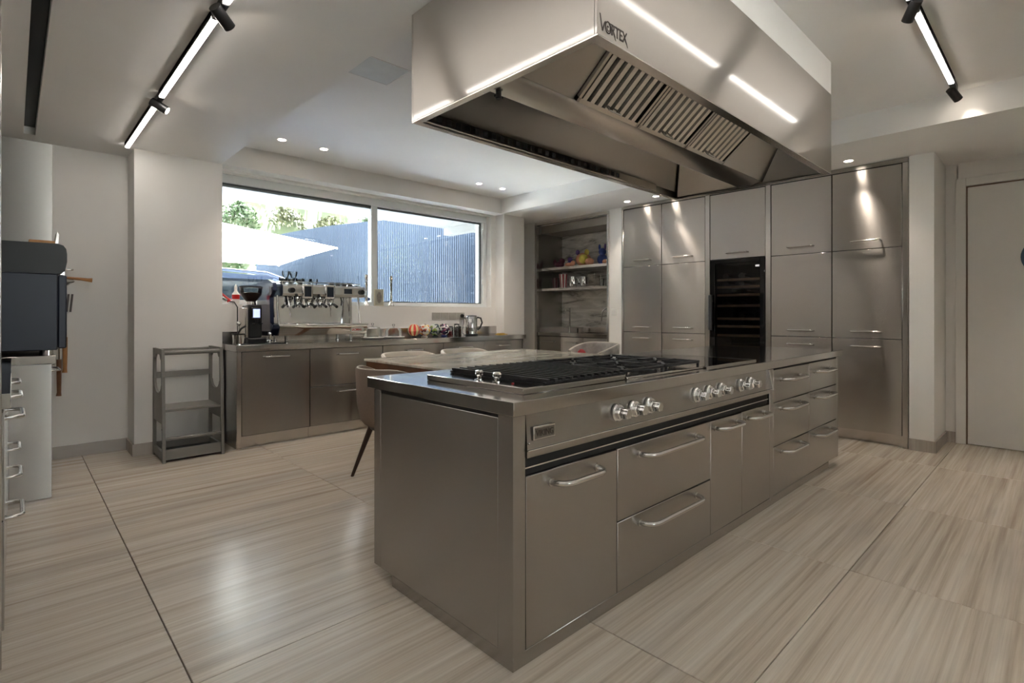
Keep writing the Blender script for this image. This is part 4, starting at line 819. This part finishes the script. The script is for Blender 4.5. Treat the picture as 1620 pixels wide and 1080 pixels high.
# ============================================================ LEFT RUN
fr_ = thing('tall_fridge', 'tall stainless steel fridge cabinet at the near end of the wall run', 'fridge', (-.33, 1.6, 0))
part('carcass', MB().box(XL + .01, .72, .0, -.052, 2.50, 2.59), 'carcass', fr_)
part('edge_frame', MB().box(-.052, 2.475, 0, -.028, 2.50, 2.59, .002), 'steel_plain', fr_)
for y0, y1 in ((.73, 1.60), (1.605, 2.47)):
    o = part('door', MB().box(-.052, y0, .12, -.032, y1, 2.55, .002), 'steel', fr_); 
for i, y in enumerate((2.52, 3.204, 3.888)):
    y1 = y + .68
    t = thing('drawer_cabinet', ('steel two-drawer base cabinet next to the tall fridge', 'middle steel two-drawer base cabinet of the wall run', 'steel two-drawer base cabinet next to the oven cabinet')[i], 'cabinet', (-.33, y + .34, 0))
    part('carcass', MB().box(XL + .01, y + .001, .1, -.042, y1 - .001, .876), 'carcass', t)
    part('plinth', MB().box(XL + .01, y + .001, 0, -.10, y1 - .001, .0995), 'steel_plain', t)
    for z0, z1 in ((.49, .865), (.11, .485)):
        o = part('drawer', MB().box(-.042, y + .004, z0, -.022, y1 - .002, z1, .002), 'steel', t)
        handle(o, (-.022, y + .36, z1 - .055), 'y', (1, 0, 0), .23, .05, .008, .03)
single('side_worktop', MB().box(XL + .01, 2.502, .878, -.005, 4.568, .930, .002), 'steel_top', 'steel worktop over the wall cabinets between fridge and oven', 'worktop')
oc = thing('oven_cabinet', 'deep steel base cabinet carrying the dark pizza oven', 'cabinet', (-.2, 5.1, 0))
part('carcass', MB().box(XL + .01, 4.578, .06, .162, 5.74, .876), 'carcass', oc)
part('end_panel', MB().box(-.02, 4.570, .004, .184, 4.578, .876, .001), 'steel', oc)
part('end_post', MB().box(-.06, 4.570, .004, -.021, 4.578, .876), 'steel_plain', oc)
part('plinth', MB().box(XL + .01, 4.60, 0, .12, 5.74, .06), 'steel_plain', oc)
for y0, y1 in ((4.58, 5.15), (5.155, 5.735)):
    for z0, z1 in ((.49, .865), (.11, .485)):
        o = part('drawer', MB().box(.162, y0, z0, .184, y1, z1, .002), 'steel', oc)
        if z0 > .3: handle(o, (.184, (y0 + y1) / 2, z1 - .045), 'y', (1, 0, 0), .23, .05, .007, .03)
single('oven_worktop', MB().box(XL + .01, 4.569, .878, .205, 5.745, .932, .002), 'steel_top', 'short steel worktop under the dark pizza oven', 'worktop')
ov = thing('pizza_oven', 'dark navy countertop pizza oven with a black domed top', 'oven', (-.1, 4.95, .932))
for x in (-.35, .17):
    for y in (4.64, 5.28): part('foot', MB().lathe([(.001, .932), (.03, .932), (.028, .966), (.001, .966)], (x, y, 0), 18), 'chrome', ov)
part('body', MB().box(-.45, 4.582, .966, .215, 5.34, 1.468, .006), 'navy', ov)
part('hood', MB().prism([(-.45, 1.4685), (.222, 1.4685), (.252, 1.49), (.262, 1.55), (.262, 1.60), (.258, 1.635), (.243, 1.658), (.215, 1.668), (-.45, 1.66)], 'y', 4.582, 5.34), 'soot', ov, 50)
dd = part('door', MB().box(.216, 4.60, .975, .262, 5.32, 1.462, .008), 'navy', ov)
part('door_window', MB().box(.262, 4.70, 1.08, .265, 5.22, 1.36), 'blackgloss', dd)
part('door_handle', MB().tube([(.262, 4.72, 1.425), (.30, 4.72, 1.43), (.30, 5.20, 1.43), (.262, 5.20, 1.425)], .010, 8), 'handle', dd)
wb = thing('wooden_board', 'small wooden board lying on top of the dark pizza oven', 'board', (.17, 4.75, 1.668))
part('board', MB().box(.075, 4.66, 1.6695, .205, 4.95, 1.692, .003), 'lightwood', wb)
part('steel_blade', MB().prism([(.206, 1.6695), (.222, 1.6695), (.226, 1.74), (.216, 1.76)], 'y', 4.68, 4.90), 'steel_plain', wb)
single('steel_wall_panel', MB().box(XL + .01, 5.755, .94, .235, 5.769, 2.60), 'steel_hood', 'tall brushed steel splash panel on the wall behind the pizza oven', 'wall panel')
# tools hanging on the wall beside the oven
tr = thing('tool_rail', 'short steel hook rail on the wall beside the pizza oven', 'rail', (.36, 5.74, 1.555))
part('bar', MB().cyl((.26, 5.735, 1.575), (.37, 5.735, 1.575), .007, n=10), 'handle', tr)
for x in (.27, .36): part('hook', MB().cyl((x, 5.735, 1.575), (x, 5.77, 1.575), .006, n=8).sphere((x, 5.728, 1.575), .010, 10, 7), 'handle', tr)
o = thing('oven_brush', 'wooden-handled brush sticking out level beside the pizza oven', 'brush', (.38, 5.71, 1.48))
part('brush_handle', MB().tube([(.30, 5.71, 1.505), (.42, 5.71, 1.497), (.46, 5.71, 1.492), (.49, 5.71, 1.49)], [.011, .012, .014, .018], 12), 'lightwood', o)
part('brush_head', MB().box(.24, 5.695, 1.455, .30, 5.73, 1.525, .004), 'darkwood', o)
o = thing('striped_tongs', 'dark tongs with pale stripes hanging beside the pizza oven', 'tongs', (.33, 5.74, 1.21))
for i in range(2): part('tong_arm', MB().slab([(.318 + i * .024, 5.74, 1.22), (.332 + i * .024, 5.74, 1.22), (.345 + i * .024, 5.74, 1.37), (.331 + i * .024, 5.74, 1.37)], (0, .012, 0)), 'darkwood', o)
part('tong_spring', MB().slab([(.334, 5.745, 1.23), (.342, 5.745, 1.23), (.355, 5.745, 1.36), (.347, 5.745, 1.36)], (0, .008, 0)), 'label', o)
def peel(label, x, y, ztop, zbot, rod):
    t = thing('pizza_peel', label, 'pizza peel', (x, y, zbot))
    part('peel_handle', MB().tube([(x, y, ztop), (x, y, (ztop + zbot) / 2), (x, y, zbot + .03), (x - .002, y, zbot)], [.017, .016, .014, .018], 12), 'lightwood' if not rod else 'wood', t)
    part('peel_rod', MB().cyl((x, y, ztop), (x, y, ztop + .45), .006, n=8), 'handle', t)
    part('peel_blade', MB().box(x - .10, y - .003, ztop + .42, x - .0, y + .003, ztop + .60, .002), 'steel_plain', t)
peel('pizza peel with a pale wooden handle hanging close to the wall', .315, 5.745, 1.01, .715, 0)
peel('long pizza peel with a darker wooden handle hanging below the other', .275, 5.70, .83, .53, 1)
# ============================================================ TABLE AND CHAIRS
TZ = .80
tb = thing('dining_table', 'cream marble dining table with a brown wooden apron behind the island', 'table', (3.3, 3.7, 0))
part('marble_top', MB().box(2.30, 3.0, TZ - .022, 4.30, 4.365, TZ, .004), 'table', tb)
part('apron', MB().box(2.315, 3.02, .70, 4.285, 4.35, TZ - .0225, .002), 'wood', tb)
for x in (2.42, 4.18):
    for y in (3.12, 4.25): part('leg', MB().tube([(x, y, 0), (x, y, .70)], [.028, .04], 14), 'wood', tb)
def chair(label, m, top=.815, arm=.70, grp=None):
    t = thing('dining_chair', label, 'chair', (0, 0, 0), grp)
    n = 24; inner, outer, topo, topi = [], [], [], []; mb = MB(); rings = []
    for i in range(n + 1):
        a = math.radians(180 + (i / n - .5) * 230); s = abs(i / n - .5) * 2
        zt = top - (top - arm) * max(0, (s - .45) / .55) ** 1.5
        ro = .285; c, sn = math.cos(a), math.sin(a)
        prof = [(ro * .80, .405), (ro * .90, .44), (ro * .98, .55), (ro * 1.02, zt - .01), (ro * 1.0, zt), (ro * .90, zt), (ro * .87, zt - .02), (ro * .84, .50), (ro * .78, .43)]
        rings.append([(r * c * (1.0), r * sn * 1.05, z) for r, z in prof])
    k = len(rings[0]); vs = [p for r in rings for p in r]
    fs = [(i * k + j, i * k + (j + 1) % k, (i + 1) * k + (j + 1) % k, (i + 1) * k + j) for i in range(n) for j in range(k)] + [tuple(range(k)), tuple(n * k + j for j in range(k - 1, -1, -1))]
    mb.add(vs, fs); sh = part('shell', mb, m, t, 60)
    part('piping', MB().tube([(r[4][0] * .97, r[4][1] * .97, r[4][2] + .002) for r in rings], .005, 6), 'piping', sh)
    part('seat_cushion', MB().lathe([(.001, .40), (.20, .40), (.235, .42), (.24, .455), (.21, .475), (.001, .48)], (.01, 0, 0), 28), m, t)
    part('seat_base', MB().lathe([(.001, .37), (.19, .37), (.21, .40), (.001, .40)], (0, 0, 0), 24), 'darkwood', t)
    for sx in (-1, 1):
        for sy in (-1, 1): part('leg', MB().tube([(sx * .13, sy * .13, .385), (sx * .235, sy * .235, 0)], [.022, .011], 12), 'darkwood', t)
    return t
c1 = chair('greige tub chair with splayed dark legs at the end of the marble table', 'fabric'); c1.location = (2.06, 3.41, 0); c1.rotation_euler[2] = 0
c2 = chair('cream tub chair pushed under the window side of the marble table', 'piping', .807, .74, 'chairs on the window side of the table'); c2.location = (2.90, 4.51, 0); c2.rotation_euler[2] = -PI / 2
c2['label'] = 'cream tub chair under the window side of the table, next to the greige chair'
c3 = copy_tree(c2); c3.location = (3.62, 4.51, 0); c3['label'] = 'cream tub chair under the window side of the table, nearer the niche'
c4 = chair('pale mottled tub chair at the wine cooler end of the marble table', 'fabric_pale', .885, .80); c4.location = (4.53, 3.52, 0); c4.rotation_euler[2] = math.radians(165)
single('red_cushion', MB().sphere((4.54, 3.67, .65), .17, 18, 12, (.5, .38, 1.0)), 'red', 'red cushion standing on the pale mottled tub chair', 'cushion')
# ============================================================ OUTSIDE
struct('courtyard_ground', MB().box(-12, 5.95, -.25, 22, 40, -.10), 'paving')
struct('added_bounce_strip', MB().box(-6, 5.95, -.10, 5.6, 7.0, -.08), mat('bounce_strip_grey', lin(165, 163, 160), .7))  # unseen darker ground added to cut the light bounced onto the eave
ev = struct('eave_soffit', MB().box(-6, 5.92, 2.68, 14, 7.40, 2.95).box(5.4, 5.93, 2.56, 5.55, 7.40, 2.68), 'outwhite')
fence = MB(); A = Vector((5.15, 15.4)); pts = []
F0, F1 = Vector((4.75, 15.0)), Vector((8.0, 6.5))
L = (F1 - F0).length; dirv = (F1 - F0) / L; nor = Vector((-dirv.y, dirv.x)); nseg = 800
for i in range(nseg + 1):
    s_ = i / nseg; q = F0 + dirv * (L * s_) + nor * (-.9 * math.sin(PI * s_)) + nor * (.016 * [0, 1, 1, 0][i % 4]); pts.append(q)
fence.add([(p.x, p.y, -.1) for p in pts] + [(p.x, p.y, 3.2) for p in pts] + [(p.x + .03, p.y + .01, -.1) for p in pts] + [(p.x + .03, p.y + .01, 3.2) for p in pts],
          [(i, i + 1, nseg + 2 + i, nseg + 1 + i) for i in range(nseg)] + [(2 * (nseg + 1) + i, 3 * (nseg + 1) + i, 3 * (nseg + 1) + i + 1, 2 * (nseg + 1) + i + 1) for i in range(nseg)] + [(nseg + 1 + i, nseg + 2 + i, 3 * (nseg + 1) + i + 1, 3 * (nseg + 1) + i) for i in range(nseg)])
single('corrugated_fence', fence, 'corr', 'tall curved corrugated metal fence outside the window', 'fence', smooth=0)
pc = Vector((2.18, 10.5, 0)); ax_ = Vector((.115, .993, 0)); bx_ = Vector((.993, -.115, 0))
pa = thing('parasol', 'large square white parasol open outside the window', 'parasol', (pc.x, pc.y, -.1))
apex = pc + Vector((0, 0, 2.92)); cor = [pc + ax_ * (1.97 * a) + bx_ * (1.97 * b) + Vector((0, 0, 2.30)) for a, b in ((-1, 1), (1, 1), (1, -1), (-1, -1))]
mb = MB()
for i in range(4): mb.slab([apex, cor[i], (cor[i] + cor[(i + 1) % 4]) / 2 + Vector((0, 0, .02)), cor[(i + 1) % 4]], (0, 0, .004))
part('canopy', mb, 'canvas', pa, 0)
for i in range(4):
    part('rib', MB().tube([apex - Vector((0, 0, .02)), cor[i] - Vector((0, 0, .015))], .012, 6), 'greypaint', pa)
    part('rib', MB().tube([apex - Vector((0, 0, .02)), (cor[i] + cor[(i + 1) % 4]) / 2 - Vector((0, 0, .0))], .010, 6), 'greypaint', pa)
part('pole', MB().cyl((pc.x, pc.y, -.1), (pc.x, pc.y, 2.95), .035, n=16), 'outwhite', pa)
part('base', MB().box(pc.x - .4, pc.y - .4, -.1, pc.x + .4, pc.y + .4, 0, .02), 'greypaint', pa)
# car parked outside
cr = thing('parked_car', 'blue-grey car parked outside the window under the parasol', 'car', (1.6, 7.9, -.1))
y0, y1 = 7.05, 8.80
part('body', MB().prism([(-.75, .25), (-.72, .75), (-.55, 1.02), (.3, 1.08), (3.1, 1.02), (4.0, .88), (4.2, .6), (4.2, .22), (3.9, .12), (-.5, .12)], 'y', y0, y1), 'carpaint', cr, 30)
lo = [(.0, y0 + .06, 1.06), (3.55, y0 + .06, .98), (3.55, y1 - .06, .98), (.0, y1 - .06, 1.06)]; up = [(.55, y0 + .22, 1.66), (2.55, y0 + .22, 1.66), (2.55, y1 - .22, 1.66), (.55, y1 - .22, 1.66)]
part('windows', MB().add(lo + up, [(0, 1, 5, 4), (1, 2, 6, 5), (2, 3, 7, 6), (3, 0, 4, 7), (4, 5, 6, 7), (3, 2, 1, 0)]), 'carglass', cr, 0)
part('roof', MB().prism([(.38, 1.655), (.6, 1.71), (1.6, 1.735), (2.45, 1.70), (2.78, 1.62), (2.6, 1.655)], 'y', y0 + .16, y1 - .16), 'carpaint', cr, 50)
for yy in (y0 + .14, y1 - .14):
    part('roof_rail', MB().tube([(.45, yy, 1.64), (.6, yy, 1.745), (1.6, yy, 1.765), (2.4, yy, 1.735), (2.7, yy, 1.64)], .022, 8), 'carpaint', cr)
    part('front_pillar', MB().tube([(2.5, yy + (.04 if yy < 8 else -.04), 1.68), (3.0, yy, 1.42), (3.58, yy - (.08 if yy < 8 else -.08), .99)], .04, 8), 'carpaint', cr)
    part('door_pillar', MB().tube([(1.55, yy + (.07 if yy < 8 else -.07), 1.68), (1.62, yy - (.09 if yy < 8 else -.09), 1.04)], .03, 8), 'carpaint', cr)
for x in (.15, 3.25):
    for yy in (y0 - .02, y1 - .2):
        wh = part('wheel', MB().lathe([(.001, 0), (.20, 0), (.32, .01), (.335, .03), (.335, .19), (.32, .21), (.001, .21)], (x, yy, .235), 28, 'y'), 'rubber', cr)
        part('rim', MB().lathe([(.001, -.005), (.2, -.005), (.2, .0), (.001, 0)], (x, yy, .235), 20, 'y'), 'handle', wh)
# hillside with shrubs
hm = MB(); nx, ny = 24, 10
for j in range(ny + 1):
    for i in range(nx + 1):
        x = -14 + i * 34 / nx; y = 17 + j * 1.8; hm.v.append((x, y, -.2 + 15.0 * (1 - math.cos(PI * j / ny)) / 2 + .3 * math.sin(x * 1.3 + j) * (j > 0)))
hm.f = [(j * (nx + 1) + i, j * (nx + 1) + i + 1, (j + 1) * (nx + 1) + i + 1, (j + 1) * (nx + 1) + i) for j in range(ny) for i in range(nx)]
struct('hillside', hm, 'hill')
def leaves(n, r, h, seed):
    R = random.Random(seed); mb = MB()
    for _ in range(n):
        a = R.random() * 2 * PI; u_ = R.random() ** .5; ph = R.random() * PI / 2; q = (.55 + .45 * R.random())
        p = Vector((r * q * math.cos(a) * math.cos(ph), r * q * math.sin(a) * math.cos(ph), h * q * math.sin(ph)))
        d1 = Vector((R.uniform(-1, 1), R.uniform(-1, 1), R.uniform(-.6, 1))).normalized(); d2 = d1.cross(Vector((R.random(), R.random(), R.random() + .1))).normalized(); s = R.uniform(.07, .14)
        mb.quad(p - d1 * s, p + d2 * s * .5, p + d1 * s, p - d2 * s * .5)
    return mb
SH = [leaves(700, .9, 1.3, 1).mesh('shrub', smooth=0), leaves(600, .7, 1.7, 2).mesh('shrub', smooth=0), leaves(600, 1.0, 1.0, 3).mesh('shrub', smooth=0)]
SH[0].materials.append(M['leaf']); SH[1].materials.append(M['leaf']); SH[2].materials.append(M['leaf2'])
n_ = 0
for a in range(9):
    for c in range(6):
        x = -4 + a * 2.0 + RND.uniform(-.1, .1) + (c % 2) * 1.0; j = 1.2 + c * .95 + RND.uniform(-.1, .1); y = 17 + j * 1.8; zz = -.3 + 15.0 * (1 - math.cos(PI * j / ny)) / 2; k = RND.choice((0, 0, 1, 1, 2))
        o = link('shrub', SH[k], None, None, (x, y, zz)); o.rotation_euler[2] = RND.random() * 6; q = RND.uniform(.85, 1.0); o.scale = (q, q, q)
        tag(o, ('rounded green shrub on the hillside beyond the parasol', 'upright green shrub on the hillside beyond the parasol', 'dry yellowish shrub on the hillside beyond the parasol')[k], 'shrub', 'hillside shrubs')
